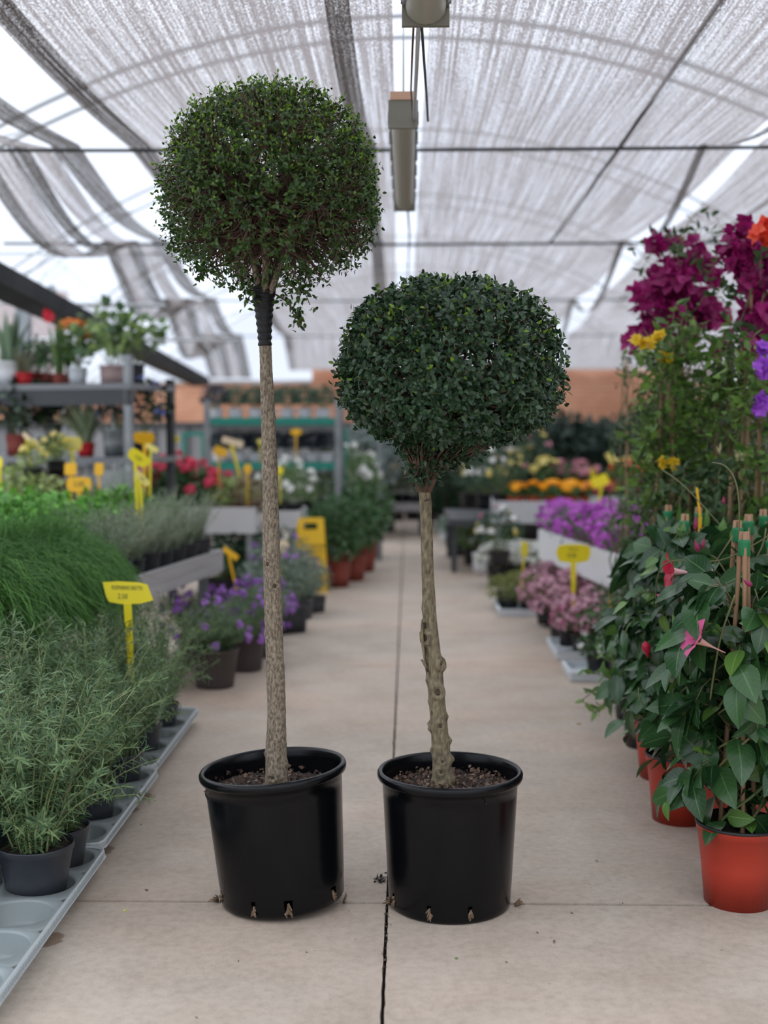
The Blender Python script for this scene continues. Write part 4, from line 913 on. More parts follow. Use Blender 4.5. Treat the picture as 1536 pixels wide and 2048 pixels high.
bench('pale grey bench carrying the row of orange marigolds', ((XY(985, 11.3), 11.3), (XY(1420, 11.1), 11.1)), B5z, .2, (.1, 1.4), mat('pale_bench', (.5, .51, .53), .5))
bench('dull grey bench at the end of the aisle behind the shorter trunk', ((XY(752, 15.5), 15.5), (XY(846, 15.5), 15.5)), ZY(1006, 15.5), .1, (0, .7), mat('grey_stone', (.27, .26, .26), .7), lm=DKST)
# shelf unit on the left
sr = math.radians(-17); SU = thing('shelf_rack', 'tall grey steel shelf rack at upper left carrying two tiers of potted plants', 'shelf', (-1.9, 8.5, 0), sr)
def su(x, y, z=0): v = Matrix.Rotation(sr, 4, 'Z') @ Vector((x, y, z)); return Vector((v.x - 1.9, v.y + 8.5, v.z))
SH = [1.635, 1.13]
for x in (0, -1.35, -2.7):
    for y in (0, .6): obox(MB(), (x, y, 0), (x, y, SH[0] + .19 if x == 0 and y == 0 else SH[0] + .05), .05, .05).build('post', STEEL if y == 0 else DKST, SU, False)
for z in SH: box(MB(), (-2.75, -.03, z - .04), (.03, .63, z)).build('shelf_board', mat('shelf_steel', (.2, .21, .22), .5), SU, False)
box(MB(), (-2.75, -.025, SH[0] - .15), (.03, .0, SH[0] - .042)).build('front_beam', DKST, SU, False)
box(MB(), (-2.75, -.04, .62), (.03, .63, .66)).build('shelf_board', mat('shelf_steel', (.2, .21, .22)), SU, False)
# trolley
def trolley(label, x0, x1, y, zs, zt, dpt=.55, m_=STEEL, lip=TEAL, gr=None):
    t = thing('plant_trolley', label, 'trolley', ((x0 + x1) / 2, y, 0), group=gr); w_ = (x1 - x0) / 2
    for sx in (-1, 1):
        for yy in (0, dpt): obox(MB(), (sx * w_, yy, .1), (sx * w_, yy, zt), .055, .04).build('post', m_, t, False)
        for yy in (.06, dpt - .06):
            o = lathe(MB(), [(.001, -.015), (.05, -.015), (.05, .015), (.001, .015)], 16).build('wheel', DKST, t); o.rotation_euler = (0, PI / 2, 0); o.location = (sx * (w_ - .05), yy, .05)
    for z in zs:
        s = box(MB(), (-w_, 0, z - .035), (w_, dpt, z)).build('shelf', m_, t, False)
        box(MB(), (-w_ + .03, -.012, z - .045), (w_ - .03, 0, z + .022)).build('shelf_lip', lip, s, False)
        for k in range(3): box(MB(), (-w_ + .03, .06 + .1 * k, z - .075 - .03 * k), (w_ - .03, .075 + .1 * k, z - .055 - .03 * k)).build('shelf_bar', m_, s, False)
    box(MB(), (-w_ + .02, dpt - .02, 1.0), (w_ - .02, dpt, 1.05)).build('back_bar', m_, t, False)
    return t
TX0, TX1 = XY(415, 11.5), XY(676, 11.5); TZ = [ZY(840, 11.5), ZY(929, 11.5), ZY(1030, 11.5)]
trolley('steel plant trolley with green edged shelves left of the aisle', TX0, TX1, 11.5, TZ + [.2], ZY(800, 11.5))
t = thing('green_rack', 'slim teal green rack frame just behind the right end of the trolley', 'rack', (XY(690, 12.6), 12.6, 0))
for x in (0, .35):
    obox(MB(), (x, 0, 0), (x, 0, ZY(858, 12.6)), .05, .05).build('post', TEAL if x == 0 else STEEL, t, False)
box(MB(), (0, -.02, ZY(862, 12.6)), (.35, .02, ZY(858, 12.6))).build('top_bar', STEEL, t, False)
t = thing('green_rack', 'short teal frame glimpsed left of the trolley above the geraniums', 'rack', (XY(368, 12.8), 12.8, 0))
for x in (0, .2): obox(MB(), (x, 0, 0), (x, 0, ZY(866, 12.8)), .035, .035).build('post', TEAL, t, False)
box(MB(), (0, -.02, ZY(872, 12.8)), (.22, .02, ZY(864, 12.8))).build('top_bar', TEAL, t, False)
box(MB(), (0, -.02, .6), (.22, .02, .64)).build('shelf_bar', TEAL, t, False)

# ================================================================== WARNING BOARD
t = thing('warning_board', 'yellow folding wet floor warning board beside the green bushes left of the aisle', 'warning sign', tuple(G(622, 1182)))
k_ = G(622, 1182)[1] / F; W0, W1, HH = 70 * k_ / 2, 52 * k_ / 2, 148 * k_
def panel(nm, s):
    m = MB(); tilt = .20; hz = HH * .84; hz1 = HH * .93
    def pt(x, z, d=0): return (x, s * (HH - z) * tilt + d, z)
    wz = lambda z: W0 + (W1 - W0) * z / HH
    rows = [0, .12 * HH, hz, hz1, HH * .985, HH]
    hw = W1 * .52
    for d0 in (0,):
        V = []; fs = []
        for z in rows:
            wq = wz(z) * (.93 if z == HH else 1); xs_ = (-wq, -hw, hw, wq); V += [pt(x, z, -.006) for x in xs_] + [pt(x, z, .006) for x in xs_]
        for i in range(len(rows) - 1):
            for j in range(3):
                if i == 2 and j == 1: continue
                if i == 0 and j == 1: continue
                a = i * 8 + j; fs += [(a, a + 1, a + 9, a + 8), (a + 4 + 8, a + 5 + 8, a + 5, a + 4)]
            for a in (i * 8, i * 8 + 3): fs.append((a, a + 8, a + 12, a + 4))
        m.add(V, fs)
    return m.build(nm, mat('safety_yellow', (.86, .52, .005), .45), t, False)
p1 = panel('front_panel', -1); panel('rear_panel', 1)
INKB = mat('black_print', (.03, .02, .01), .6)
for i, tx in enumerate(('ATTENZIONE', 'PAVIMENTO', 'BAGNATO')): text_mesh(p1, 'printed_text', tx, .04, INKB, (0, -(HH * (.38 + .075 * i)) * .20 - .008, HH * (.62 - .075 * i)), (PI / 2 - .19, 0, 0), .0005)
m = MB(); lathe(m, [(.001, 0), (.028, 0), (.028, .002), (.001, .002)], 3); o = m.build('hazard_mark', mat('orange_red_print', (.75, .12, .01), .5), p1); o.location = (0, -HH * .72 * .2 - .007, HH * .24); o.rotation_euler = (PI / 2 - .19, 0, 0)

# ================================================================== LEFT HERBS
yb = .551   # deck height inside herb bench
def bx(y, off): return -1.53 + (y - 4.25) * (.443 / 2.98) - off
DILL = leafm('dill_frond', (.035, .13, .02), (.14, .34, .06), .5, .25)
def dill(seed):
    rr = np.random.RandomState(seed); r = thing('dill_plant', None, 'plant', (0, 0, -50)); add_pot(r, .085, .062, .13, DKGP)
    N = 2100; st = mk_stems(rr, N, 9, .12, .07, .34, .30, 1.6, .036, .5); m = MB(); tubes(m, st, np.linspace(.0017, .0009, 9), 3, cap=False); tag(m.build('fronds', DILL, r), kind='stuff')
    p, d, u, t_ = along(rr, st[:700], 12, .35, 1, .6); m = MB(); place(m, leaf_t(1, .045, 0, 0, 'needle', cols=2), p, d, u, .05 * rr.uniform(.5, 1.2, len(p))); tag(m.build('feathery_leaves', DILL, r), kind='stuff'); return r
dl = [dill(51), dill(52)]
for i, (y, off, s_, l) in enumerate(((4.62, .06, 1.15, 'feathery green dill at the near left corner of the herb bench, hanging over the rosemary'), (5.02, .05, 1.15, 'dill spilling over the bench board in the middle of its row'), (5.44, .17, 1.0, 'dill spilling over the board just left of the first dark herb pots'),
       (4.8, .45, 1.1, 'dill in the second row at the left picture edge'), (5.25, .47, 1.1, 'dill in the second row behind the hanging ones'), (5.62, .5, .95, 'dill farthest back, touching the bright parsley'), (4.98, .8, 1.1, 'dill deep in the bench cropped by the left picture edge'), (5.5, .85, 1.0, 'dill deep in the bench below the parsley'), (4.36, .06, 1.15, 'dill hanging lowest at the near end of the herb bench'), (5.22, .12, .95, 'dill hanging over the bench board above the yellow price sign'), (4.82, .02, 1.1, 'dill hanging over the board between its two neighbours, left of the price sign'))):
    spawn(dl[i % 2], (bx(y, off), y, yb), i * 1.3, s_, l, 'dill plants on the herb bench')
PARS = leafm('bright_parsley_leaf', (.06, .24, .012), (.17, .46, .035), .4, .25)
par = make('parsley_plant', None, 'plant', (.07, .055, .11, DKGP), 61, stems=dict(N=60, H=.22, spread=.13, per=9, T=lfw, L=.042, m=PARS, sm=GREEN_STEM, t0=.3, ang=1.2, clump=3, fuzz=.014, jit=.008))
for i, (px, Y, s_, l) in enumerate(((12, 6.1, 1.45, 'bright green parsley cut by the left picture edge'), (60, 6.2, 1.45, 'bright green parsley second from the left edge'), (108, 6.15, 1.4, 'bright green parsley below the amber handwritten sign'), (158, 6.2, 1.3, 'bright green parsley at the right end of the parsley row'),
        (35, 5.85, 1.2, 'lower parsley between dill and the parsley behind it, left'), (90, 5.9, 1.2, 'lower parsley between dill and the parsley behind it, right'))):
    spawn(par, (XY(px, Y), Y, yb), i, s_, l, 'parsley plants')
SAGE = leafm('bright_long_leaf', (.06, .18, .02), (.17, .36, .05), .4, .25)
sg = make('sorrel_plant', None, 'plant', (.07, .055, .11, DKGP), 62, stems=dict(N=34, H=.28, spread=.13, per=12, T=lf, L=.085, m=SAGE, sm=GREEN_STEM, t0=.2, ang=.6, clump=1))
for i, (px, Y, s_, l) in enumerate(((205, 6.75, 1.15, 'leafy bright green herb with long leaves behind the parsley, left one'), (255, 6.8, 1.2, 'leafy bright green herb with long leaves near the bent yellow sign'), (305, 7.05, .95, 'leafy bright green herb with long leaves right of the yellow signs'), (175, 6.6, .8, 'short leafy herb with long leaves beside the parsley end'))):
    spawn(sg, (XY(px, Y), Y, yb), i * 2, s_, l, 'long leaved herbs')
HELI = leafm('grey_green_needle', (.14, .2, .12), (.32, .38, .24), .6, .15)
he = make('curry_herb', None, 'plant', (.062, .05, .125, DKGP, dict(square=True)), 63, stems=dict(N=46, H=.25, spread=.13, per=44, T=needle, L=.03, m=HELI, sm=mat('grey_stem', (.3, .33, .24)), t0=.05, ang=.7, jit=.012, hvar=.5))
for j in range(2):
    for i in range(7):
        y = 5.86 + i * .195; spawn(he, (bx(y, .09 + .16 * j), y, yb), i * 1.7 + j, rs.uniform(1.05, 1.22), ('grey needle herb in a dark pot at the bench board, ' if j == 0 else 'grey needle herb in the row behind the board, ') + ['nearest end beside the dill', 'second from the dill', 'third from the dill', 'middle of its row', 'third from the bench corner', 'second from the bench corner', 'at the bench corner'][i], 'grey needle herbs')
# purple lavender in ribbed brown pots on the floor
LAVF = leafm('lavender_leaf', (.07, .14, .06), (.19, .28, .15), .6, .12); LAVP = leafm('purple_bract', (.26, .10, .42), (.46, .2, .62), .6, .25)
def lav(seed, pm, opts, sp=.2):
    return make('lavender_plant', None, 'plant', (.125, .095, .20, pm, opts), seed, stems=dict(N=120, H=.30, spread=sp, per=30, T=thin, L=.036, m=LAVF, sm=GREEN_STEM, t0=.0, ang=.75, jit=.012, hvar=.55, droop=.4, clump=2, fuzz=.006),
        flowers=[(34, .27, .28, .25, .016, 7, .016, LAVP, dict(zmin=-.05, fz=1.3))])
l1 = lav(71, BRNP, dict(ribs=30))
for (px, Y, s_, l, rz) in ((426, 6.33, 1.0, 'purple lavender in the ribbed brown pot nearest the viewer, left of the taller trunk', .3), (487, 6.78, .95, 'purple lavender in a brown pot half behind the nearest lavender', 2), (516, 7.2, .9, 'third lavender in a brown pot, right behind the taller trunk', 4), (520, 7.6, .85, 'fourth lavender along the aisle in a brown pot', 5), (392, 6.9, .9, 'lavender in a brown pot hard against the herb bench', 1)):
    spawn(l1, (XY(px, Y), Y, 0), rz, s_, l, 'lavender in brown pots')
GRYL = leafm('grey_shrub_leaf', (.10, .15, .11), (.24, .31, .24), .55, .12)
gs = make('grey_shrub', None, 'shrub', (.12, .10, .19, GRYP, dict(square=True)), 73, bush=dict(m=GRYL, sets=[(900, .23, .26, .38, lfs, .035, -.6, .45)]), flowers=[(5, .22, .25, .38, .018, 5, .02, LAVP)])
for (px, Y, s_, l) in ((577, 8.1, .88, 'grey leaved shrub in a square grey pot right of the taller trunk'), (600, 8.7, .74, 'second grey leaved shrub in a square pot along the aisle'), (626, 9.0, .62, 'grey leaved shrub in front of the yellow warning board'), (560, 8.8, 1.0, 'grey leaved shrub behind the square potted ones, under the cream fan sign'), (540, 8.0, .9, 'grey leaved shrub hidden behind the taller trunk')):
    spawn(gs, (XY(px, Y), Y, 0), px, s_, l, 'grey shrubs along the left of the aisle')
o = make('orange_flower_plant', 'small plant with orange red blooms in front of the warning board', 'plant', (.06, .05, .1, GRYP), 74, bush=dict(m=GRYL, sets=[(160, .1, .24, .2, lfs, .035, -.5, .4)]), flowers=[(4, .06, .26, .2, .025, 6, .02, mat('orange_red_petal', (.8, .12, .02), .5), dict(zmin=.6))]); put(o, (XY(611, 9.1), 9.1, .02))
LAUR = leafm('laurel_leaf', (.02, .07, .02), (.075, .18, .05), .35, .12)
la = make('laurel_bush', None, 'shrub', (.135, .11, .24, RBRP), 75, bush=dict(m=LAUR, sets=[(900, .26, .33, .52, lf, .07, -.8, .5)]))
for (px, Y, s_, l) in ((673, 10.5, .9, 'dark green bush in a brown red pot nearest the aisle on the left'), (704, 10.95, .95, 'dark green bush in a brown red pot right behind the first'), (725, 11.7, 1.0, 'dark green bush farther back at the aisle edge by the green rack'), (660, 11.2, .85, 'dark green bush behind the warning board'), (735, 13, 1.0, 'dark bush at the far left end of the aisle')):
    spawn(la, (XY(px, Y), Y, 0), px * .7, s_, l, 'dark green bushes in brown red pots')
# dim stock below benches: small pots under the white bench
sd = make('small_stock_plant', None, 'plant', (.08, .06, .12, BLK2), 76, bush=dict(m=leafm('deep_green_leaf', (.015, .05, .025), (.05, .12, .06), .5, .1), sets=[(300, .15, .17, .22, lfs, .045, -.5, .4)]))
for (px, Y, l) in ((500, 9.9, 'small dark plant on the floor under the pale bench, left of the taller trunk'), (470, 10.0, 'small dark plant under the pale bench beside the grey leg'), (530, 9.7, 'small dark plant under the bench just left of the taller trunk'), (550, 10.5, 'small dark plant under the bench section with white flowers'), (440, 9.6, 'small dark plant under the pale bench near the herb bench corner')):
    spawn(sd, (XY(px, Y), Y, 0), px, 1.5, l, 'dark plants under the pale bench')
# red geraniums on pale bench
GERL = leafm('geranium_leaf', (.02, .075, .02), (.07, .17, .05), .5, .12); GERP = leafm('coral_red_petal', (.62, .03, .09), (.85, .08, .16), .5, .3)
ge = make('geranium_plant', None, 'plant', (.09, .07, .13, BLK2), 81, bush=dict(m=GERL, sets=[(420, .19, .17, .22, lfw, .05, -.5, .45)]), flowers=[(13, .2, .22, .24, .024, 13, .042, GERP, dict(zmin=.0))])
deck2 = B2z - .11
for (px, Y, s_, l) in ((318, 9.75, 1.0, 'red flowering geranium at the left of the geranium group'), (358, 9.8, 1.0, 'red flowering geranium in the middle of the group below the lemon sign'), (398, 9.72, 1.0, 'red flowering geranium left of the amber sign'), (340, 10.05, 1.15, 'red geranium in the back row, its blooms highest'), (432, 9.95, .85, 'red geranium behind the yellow green plant')):
    spawn(ge, (XY(px, Y), Y, deck2), px, s_, l, 'red geraniums on the pale bench')
YG = leafm('yellow_green_leaf', (.22, .30, .07), (.42, .5, .2), .5, .2)
yg = make('variegated_plant', None, 'plant', (.085, .065, .11, RBRP), 82, bush=dict(m=YG, sets=[(300, .15, .14, .19, lfs, .045, -.4, .5)]))
for (px, Y, z, s_, l) in ((443, 9.65, deck2, 1.0, 'yellow green plant in a red brown pot on the board, left of the taller trunk'), (22, 8.0, .6, 1.45, 'yellow green variegated bush at the left edge above the parsley'), (72, 7.95, .6, 1.3, 'yellow green variegated bush right of the edge one'), (478, 10.0, deck2, 1.0, 'pale variegated plant behind the bronze trailing one')):
    spawn(yg, (XY(px, Y), Y, z), px, s_, l, 'yellow green variegated plants')
BRZ = leafm('bronze_leaf', (.12, .07, .045), (.28, .2, .11), .6, .12)
bz = make('bronze_foliage_plant', None, 'plant', (.085, .065, .10, BLK2), 83, bush=dict(m=BRZ, sets=[(380, .17, .13, .15, lfs, .045, -.9, .5)]))
for (px, Y, z, s_, l) in ((500, 9.62, deck2 + .05, 1.0, 'bronze trailing plant spilling over the pale bench board at the taller trunk'), (95, 8.15, .6, 1.25, 'bronze leaved plant under the ragged yellow sign, left half'), (148, 8.1, .6, 1.35, 'bronze leaved plant right under the ragged yellow sign'), (122, 8.25, .6, 1.6, 'taller bronze leaved plant at the back of the low bench')):
    spawn(bz, (XY(px, Y), Y, z), px, s_, l, 'bronze leaved plants')
YFL = leafm('soft_yellow_petal', (.75, .62, .12), (.85, .75, .35), .5, .3)
yf = make('yellow_flower_plant', None, 'plant', (.06, .05, .09, BLK2), 84, bush=dict(m=YG, sets=[(120, .09, .1, .14, lfs, .035, -.4, .5)]), flowers=[(6, .08, .11, .15, .02, 6, .02, YFL)])
for (px, py, Y, l) in ((66, 905, 8.0, 'small soft yellow flowers beside the leaning tan card'), (112, 890, 8.2, 'soft yellow flowers left of the ragged yellow sign')): spawn(yf, (XY(px, Y), Y, ZY(py, Y) - .2), px, 1.1, l)
SILV = leafm('silver_leaf', (.28, .33, .33), (.5, .55, .54), .6, .15)
sv = make('silver_plant', None, 'plant', (.08, .06, .10, BLK2), 85, stems=dict(N=40, H=.36, spread=.12, per=26, T=thin, L=.04, m=SILV, sm=mat('grey_stem', (.3, .33, .24)), t0=.1, ang=.6, jit=.014, hvar=.4))
for (px, Y, z, s_, l) in ((212, 8.0, .62, 1.1, 'silvery wispy plant below the zinc bucket, left one'), (238, 7.9, .62, 1.15, 'silvery wispy plant below the zinc bucket, right one'), (88, 7.2, .56, .8, 'silver grey plant behind the parsley')): spawn(sv, (XY(px, Y), Y, z), px, s_, l, 'silvery wispy plants')
WHF = leafm('white_petal', (.8, .8, .76), (.95, .95, .92), .5, .3)
wf = make('white_flower_plant', None, 'plant', (.09, .07, .13, BLK2), 86, bush=dict(m=leafm('fresh_leaf', (.06, .14, .04), (.2, .3, .12), .5, .15), sets=[(420, .2, .2, .25, lfs, .045, -.5, .45)]), flowers=[(12, .21, .24, .26, .03, 4, .03, WHF, dict(zmin=-.1))])
zz = ZY(1022, 10.2) - .08
for (px, Y, z, s_, l) in ((585, 10.4, zz, 1.0, 'white flowering plant in a black pot on the short bench section'), (560, 10.7, zz, 1.05, 'white flowering plant behind the taller trunk'), (640, 11.7, TZ[2], 1.0, 'white flowering plant on the lowest trolley shelf, right end'), (612, 11.75, TZ[2], .95, 'white flowering plant on the lowest trolley shelf, second from right'),
                          (705, 12.3, .55, 1.3, 'white flowering plant with tall green stems right of the green post'), (722, 13.2, .45, 1.3, 'farther white flowering plant beyond the green rack')): spawn(wf, (XY(px, Y), Y, z), px, s_, l, 'white flowering plants at left')
# trolley pots
CYC = leafm('blue_green_leaf', (.03, .08, .05), (.1, .2, .12), .5, .1); CYD = leafm('deep_blue_leaf', (.02, .035, .06), (.06, .09, .12), .5, .1)
ca = make('trolley_plant', None, 'plant', (.075, .055, .11, WHTP), 91, bush=dict(m=CYC, sets=[(520, .14, .13, .19, lfs, .035, -.3, .45)]))
cb = make('trolley_plant', None, 'plant', (.075, .055, .11, WHTP), 92, bush=dict(m=CYD, sets=[(520, .14, .13, .2, lfs, .04, -.3, .45)]))
nm = ['leftmost', 'second', 'third', 'fourth, left of the taller trunk', 'fifth, right of the taller trunk', 'sixth', 'rightmost']
for i, px in enumerate((432, 472, 512, 540, 575, 610, 646)): spawn(ca if i not in (0,) else cb, (XY(px, 11.75), 11.75, TZ[0]), i, 1.0, 'white potted plant on the top trolley shelf, ' + nm[i], 'white pots on the top trolley shelf')
for i, px in enumerate((440, 478, 512, 548, 592, 625, 652)): spawn(cb, (XY(px, 11.8), 11.8, TZ[1]), i, .95, 'dark plant in a white pot on second trolley shelf, ' + nm[i], 'white pots on the second trolley shelf')
# shelf rack plants
def on(px, tier, dy=.25):
    """point on a rack shelf under column px"""
    x = XY(px, 9.0)
    for _ in range(8):
        lx = (x + 1.9) / math.cos(sr); p = su(lx + dy * math.sin(sr) * 0, dy); Y = p.y; lx = lx + (XY(px, Y) - p.x) ; x = -1.9 + lx * math.cos(sr); 
    p = su(lx, dy); return (p.x, p.y, SH[tier])
def su_at(px, tier, dy):
    lo, hi = -2.7, 0.1
    for _ in range(30):
        mid = (lo + hi) / 2; p = su(mid, dy)
        if XY(px, p.y) > p.x: lo = mid
        else: hi = mid
    return (p.x, p.y, SH[tier])
ALOE = leafm('aloe_leaf', (.12, .2, .11), (.24, .34, .22), .45, .08)
o = make('aloe_plant', 'upright aloe in a white bucket at the left end of the upper shelf', 'plant', (.12, .1, .17, WHTP), 101, blades=(16, .42, .05, ALOE, .14, .05)); put(o, su_at(20, 0, .15))
o = make('pink_heather_plant', 'small pink tinged plant in a scarlet pot on the upper shelf', 'plant', (.065, .055, .09, SCAP), 102, stems=dict(N=30, H=.18, spread=.06, per=16, T=lfs, L=.022, m=leafm('rosy_leaf', (.3, .08, .12), (.2, .3, .16), .5, .1), sm=GREEN_STEM, t0=.1)); put(o, su_at(52, 0, .12))
kg = make('kalanchoe_plant', None, 'plant', (.055, .045, .09, RBRP), 103, bush=dict(m=leafm('soft_green_leaf', (.06, .14, .06), (.18, .28, .14), .5, .1), sets=[(160, .1, .14, .18, lfw, .045, -.4, .5)]))
for px, s_, l in ((76, 1.1, 'grey green leafy plant in a brown red pot right of the scarlet pot'), (96, 1.0, 'grey green leafy plant on the upper shelf, left of the anthurium')): spawn(kg, su_at(px, 0, .3), px, s_, l, 'leafy plants in brown red pots on the upper shelf')
ORF = leafm('orange_petal', (.85, .2, .01), (.95, .36, .02), .5, .3); REDF = mat('anthurium_red', (.62, .01, .03), .25)
o = make('anthurium_plant', 'tall green plant with one red bloom in a small red pot on the upper shelf', 'plant', (.055, .045, .09, RBRP), 104, blades=(26, .5, .035, leafm('strappy_green_leaf', (.05, .13, .03), (.14, .25, .07), .4, .15), .1, .1)); put(o, su_at(121, 0, .18), 0, .88)
m = MB(); place(m, leaf_t(4, .8, .2, .3), np.array([[-.05, 0, .50]]), [[-.4, -.3, .8]], [[0, -1, .3]], .13); m.build('red_bloom', REDF, o)
o = make('orange_orchid', 'plant with a head of orange blooms standing behind the tin pot on the upper shelf', 'plant', (.055, .045, .09, RBRP), 105, blades=(14, .42, .03, leafm('strappy_green_leaf', (.05, .13, .03), (.14, .25, .07)), .06, .05), flowers=[(9, .08, .09, .47, .03, 5, .035, ORF, dict(zmin=-.4))]); put(o, su_at(140, 0, .4), 0, .86)
o = make('orange_kalanchoe', 'orange flowering plant in a pale tin pot on the upper shelf', 'plant', (.07, .055, .12, mat('pale_tin', (.6, .64, .68), .4)), 106, bush=dict(m=leafm('mid_leaf', (.04, .11, .03), (.12, .22, .06)), sets=[(280, .09, .17, .25, lf, .05, -.8, .5)]), flowers=[(9, .09, .17, .29, .028, 8, .03, ORF, dict(zmin=.5))]); put(o, su_at(158, 0, .12))
o = make('begonia_plant', 'broad leaved plant with spotted trailing leaves in a dusty pink pot on the upper shelf', 'plant', (.09, .08, .12, PNKP), 107, bush=dict(m=leafm('lime_broad_leaf', (.05, .12, .06), (.30, .42, .12), .4, .25), sets=[(150, .25, .22, .28, lfw, .085, -.35, .6)])); put(o, su_at(229, 0, .2), 0, 1.1)
o = make('trailing_broad_leaf_plant', 'dark leaved plant in a black pot behind the post, right end of upper shelf', 'plant', (.08, .07, .14, DKGP), 108, bush=dict(m=leafm('mid_leaf', (.04, .11, .03), (.12, .22, .06)), sets=[(110, .22, .2, .3, lfw, .07, -.3, .6)])); put(o, su_at(268, 0, .35), 0, 1.05)
DKL = leafm('blackish_leaf', (.008, .02, .01), (.03, .07, .025), .4, .08)
o = make('dark_leaf_plant', 'dark glossy plant in a brown red pot at the left end of the second shelf', 'plant', (.08, .065, .13, RBRP), 109, bush=dict(m=DKL, sets=[(300, .25, .2, .27, lfw, .07, -.4, .5)])); put(o, su_at(38, 1, .15), 0, 1.2)
o = make('white_edged_dark_plant', 'nearly black foliage plant left of the striped grass on the second shelf', 'plant', (.08, .065, .12, BLK2), 110, bush=dict(m=leafm('black_purple_leaf', (.006, .007, .008), (.025, .03, .03), .5, .05), sets=[(420, .25, .2, .27, lfs, .06, -.4, .5)])); put(o, su_at(102, 1, .3), 0, 1.15)
o = make('striped_grass_plant', 'arching striped grass in a scarlet pot on the second shelf', 'plant', (.065, .05, .10, SCAP), 111, blades=(80, .42, .018, leafm('striped_blade', (.13, .2, .09), (.5, .56, .38), .5, .2), .3, .45)); put(o, su_at(172, 1, .12), 0, 1.0)
o = make('dark_bucket_plant', 'dusky plant growing in a ribbed zinc bucket beside the front shelf post', 'plant', (.105, .085, .2, ZINC), 112, bush=dict(m=leafm('dusky_leaf', (.03, .045, .05), (.12, .14, .16), .5, .1), sets=[(400, .17, .17, .3, lfs, .045, -.2, .5)])); put(o, su_at(233, 1, .15), 0, .98)
o = make('blue_flower_plant', 'blue violet flowering plant behind the shelf post on the second shelf', 'plant', (.09, .07, .15, BLK2), 113, bush=dict(m=DKL, sets=[(260, .2, .2, .3, lfw, .05, -.4, .5)]), flowers=[(10, .19, .21, .3, .022, 6, .03, leafm('blue_violet_petal', (.13, .16, .6), (.3, .32, .7), .5, .25), dict(zmin=-.2))]); put(o, su_at(282, 1, .35), 0, 1.1)
# ================================================================== RIGHT SIDE: MANDEVILLAS IN RED POTS
MVL = veinleaf('mandevilla_leaf', (.012, .045, .016), (.045, .12, .035), (.10, .2, .07), .27)
MVY = veinleaf('young_mandevilla_leaf', (.06, .15, .025), (.14, .27, .05), (.2, .34, .1), .3)
VINE = mat('vine_stem', (.09, .14, .04), .55, col2=(.16, .13, .06), island=True)
bigleaf = leaf_t(6, .68, .16, .28, 'ovate', cols=5)
def cane_tripod(root, h, z0, rb=.055, rt=.0075, ncane=3, tape=True, seed=1, top=None):
    rr = np.random.RandomState(seed)
    for k in range(ncane):
        a = 2 * PI * k / ncane + seed; m = MB(); pts = np.array([[rb * math.cos(a) * (1 - t) + rt * math.cos(a) * t, rb * math.sin(a) * (1 - t) + rt * math.sin(a) * t, z0 + (h - z0) * t] for t in np.linspace(0, 1, 14)])
        rad = [.0062 + (.0009 if i % 4 == 0 else 0) for i in range(14)]; tubes(m, pts, rad, 10); m.build('cane', CANE, root)
    if tape:
        o = lathe(MB(), [(.0165, h - .066), (.0175, h - .064), (.0165, h - .045), (.0172, h - .03), (.016, h - .022), (.001, h - .021)], 20).build('tape', TAPE, root); o['label'] = 'green tape binding the cane tops'
def mandevilla(seed, H=.78, nleaf=300, rr_=.21, L=.105, red=True):
    rr = np.random.RandomState(seed); r = thing('mandevilla_plant', None, 'plant', (0, 0, -50))
    add_pot(r, .118, .092, .225, REDP, rim=BLK2, seg=40); cane_tripod(r, 1.03, .19, seed=seed)
    # winding main stems
    m = MB(); st = []
    for k in range(5):
        t = np.linspace(0, 1, 26); a = k * 1.3 + t * (6 + k); R = .03 + .05 * np.sin(PI * t) + .03 * rr.rand(); st.append(np.stack([R * np.cos(a), R * np.sin(a), .2 + (H - .15) * t * (.75 + .3 * rr.rand())], -1))
    tubes(m, np.array(st), np.linspace(.0045, .0022, 26), 7)
    n2 = 54; z = rr.uniform(.24, H, n2); a = rr.uniform(0, 2 * PI, n2); t = np.linspace(0, 1, 6)[None, :]
    out = rr_ * rr.uniform(.5, 1.0, n2)[:, None] * np.clip(1.25 - np.abs(z - .45) * 1.1, .45, 1)[:, None]
    br = np.stack([np.cos(a)[:, None] * (.03 + out * t), np.sin(a)[:, None] * (.03 + out * t), z[:, None] + .08 * np.sin(t * 2.6) - .11 * t ** 2 * rr.rand(n2)[:, None]], -1); tubes(m, br, np.linspace(.0028, .0014, 6), 5)
    tag(m.build('vine_stems', VINE, r), kind='stuff')
    per = max(2, nleaf // n2 + 1); p, d, u, tt = along(rr, br, per, .25, 1, 1.0, up=(0, 0, -.30), jit=.25)
    p2, d2, u2, t2 = along(rr, np.array(st), 16, .05, .98, 1.2, up=(0, 0, -.2), jit=.25)
    P_ = np.concatenate([p, p2]); D_ = np.concatenate([d, d2]); outw = nrm(P_ * [1, 1, 0] + 1e-4)
    D_ = nrm(D_ + outw * .6 + [0, 0, -.25]); U_ = nrm(outw * .7 + [0, 0, .8] + rr.normal(size=P_.shape) * .4)
    S_ = L * rr.uniform(.55, 1.15, len(P_)); yng = rr.rand(len(P_)) < .14
    m = MB(); place(m, bigleaf, P_[~yng], D_[~yng], U_[~yng], S_[~yng]); fo = tag(m.build('foliage', MVL, r), kind='stuff')
    m = MB(); place(m, bigleaf, P_[yng], D_[yng], U_[yng], S_[yng] * .7); tag(m.build('young_leaves', MVY, fo), kind='stuff', label='lighter green young leaves')
    return r
mv = [mandevilla(201, .84, 420, .20, .122), mandevilla(202, .9, 360, .22, .105), mandevilla(203, .92, 400, .21, .092)]
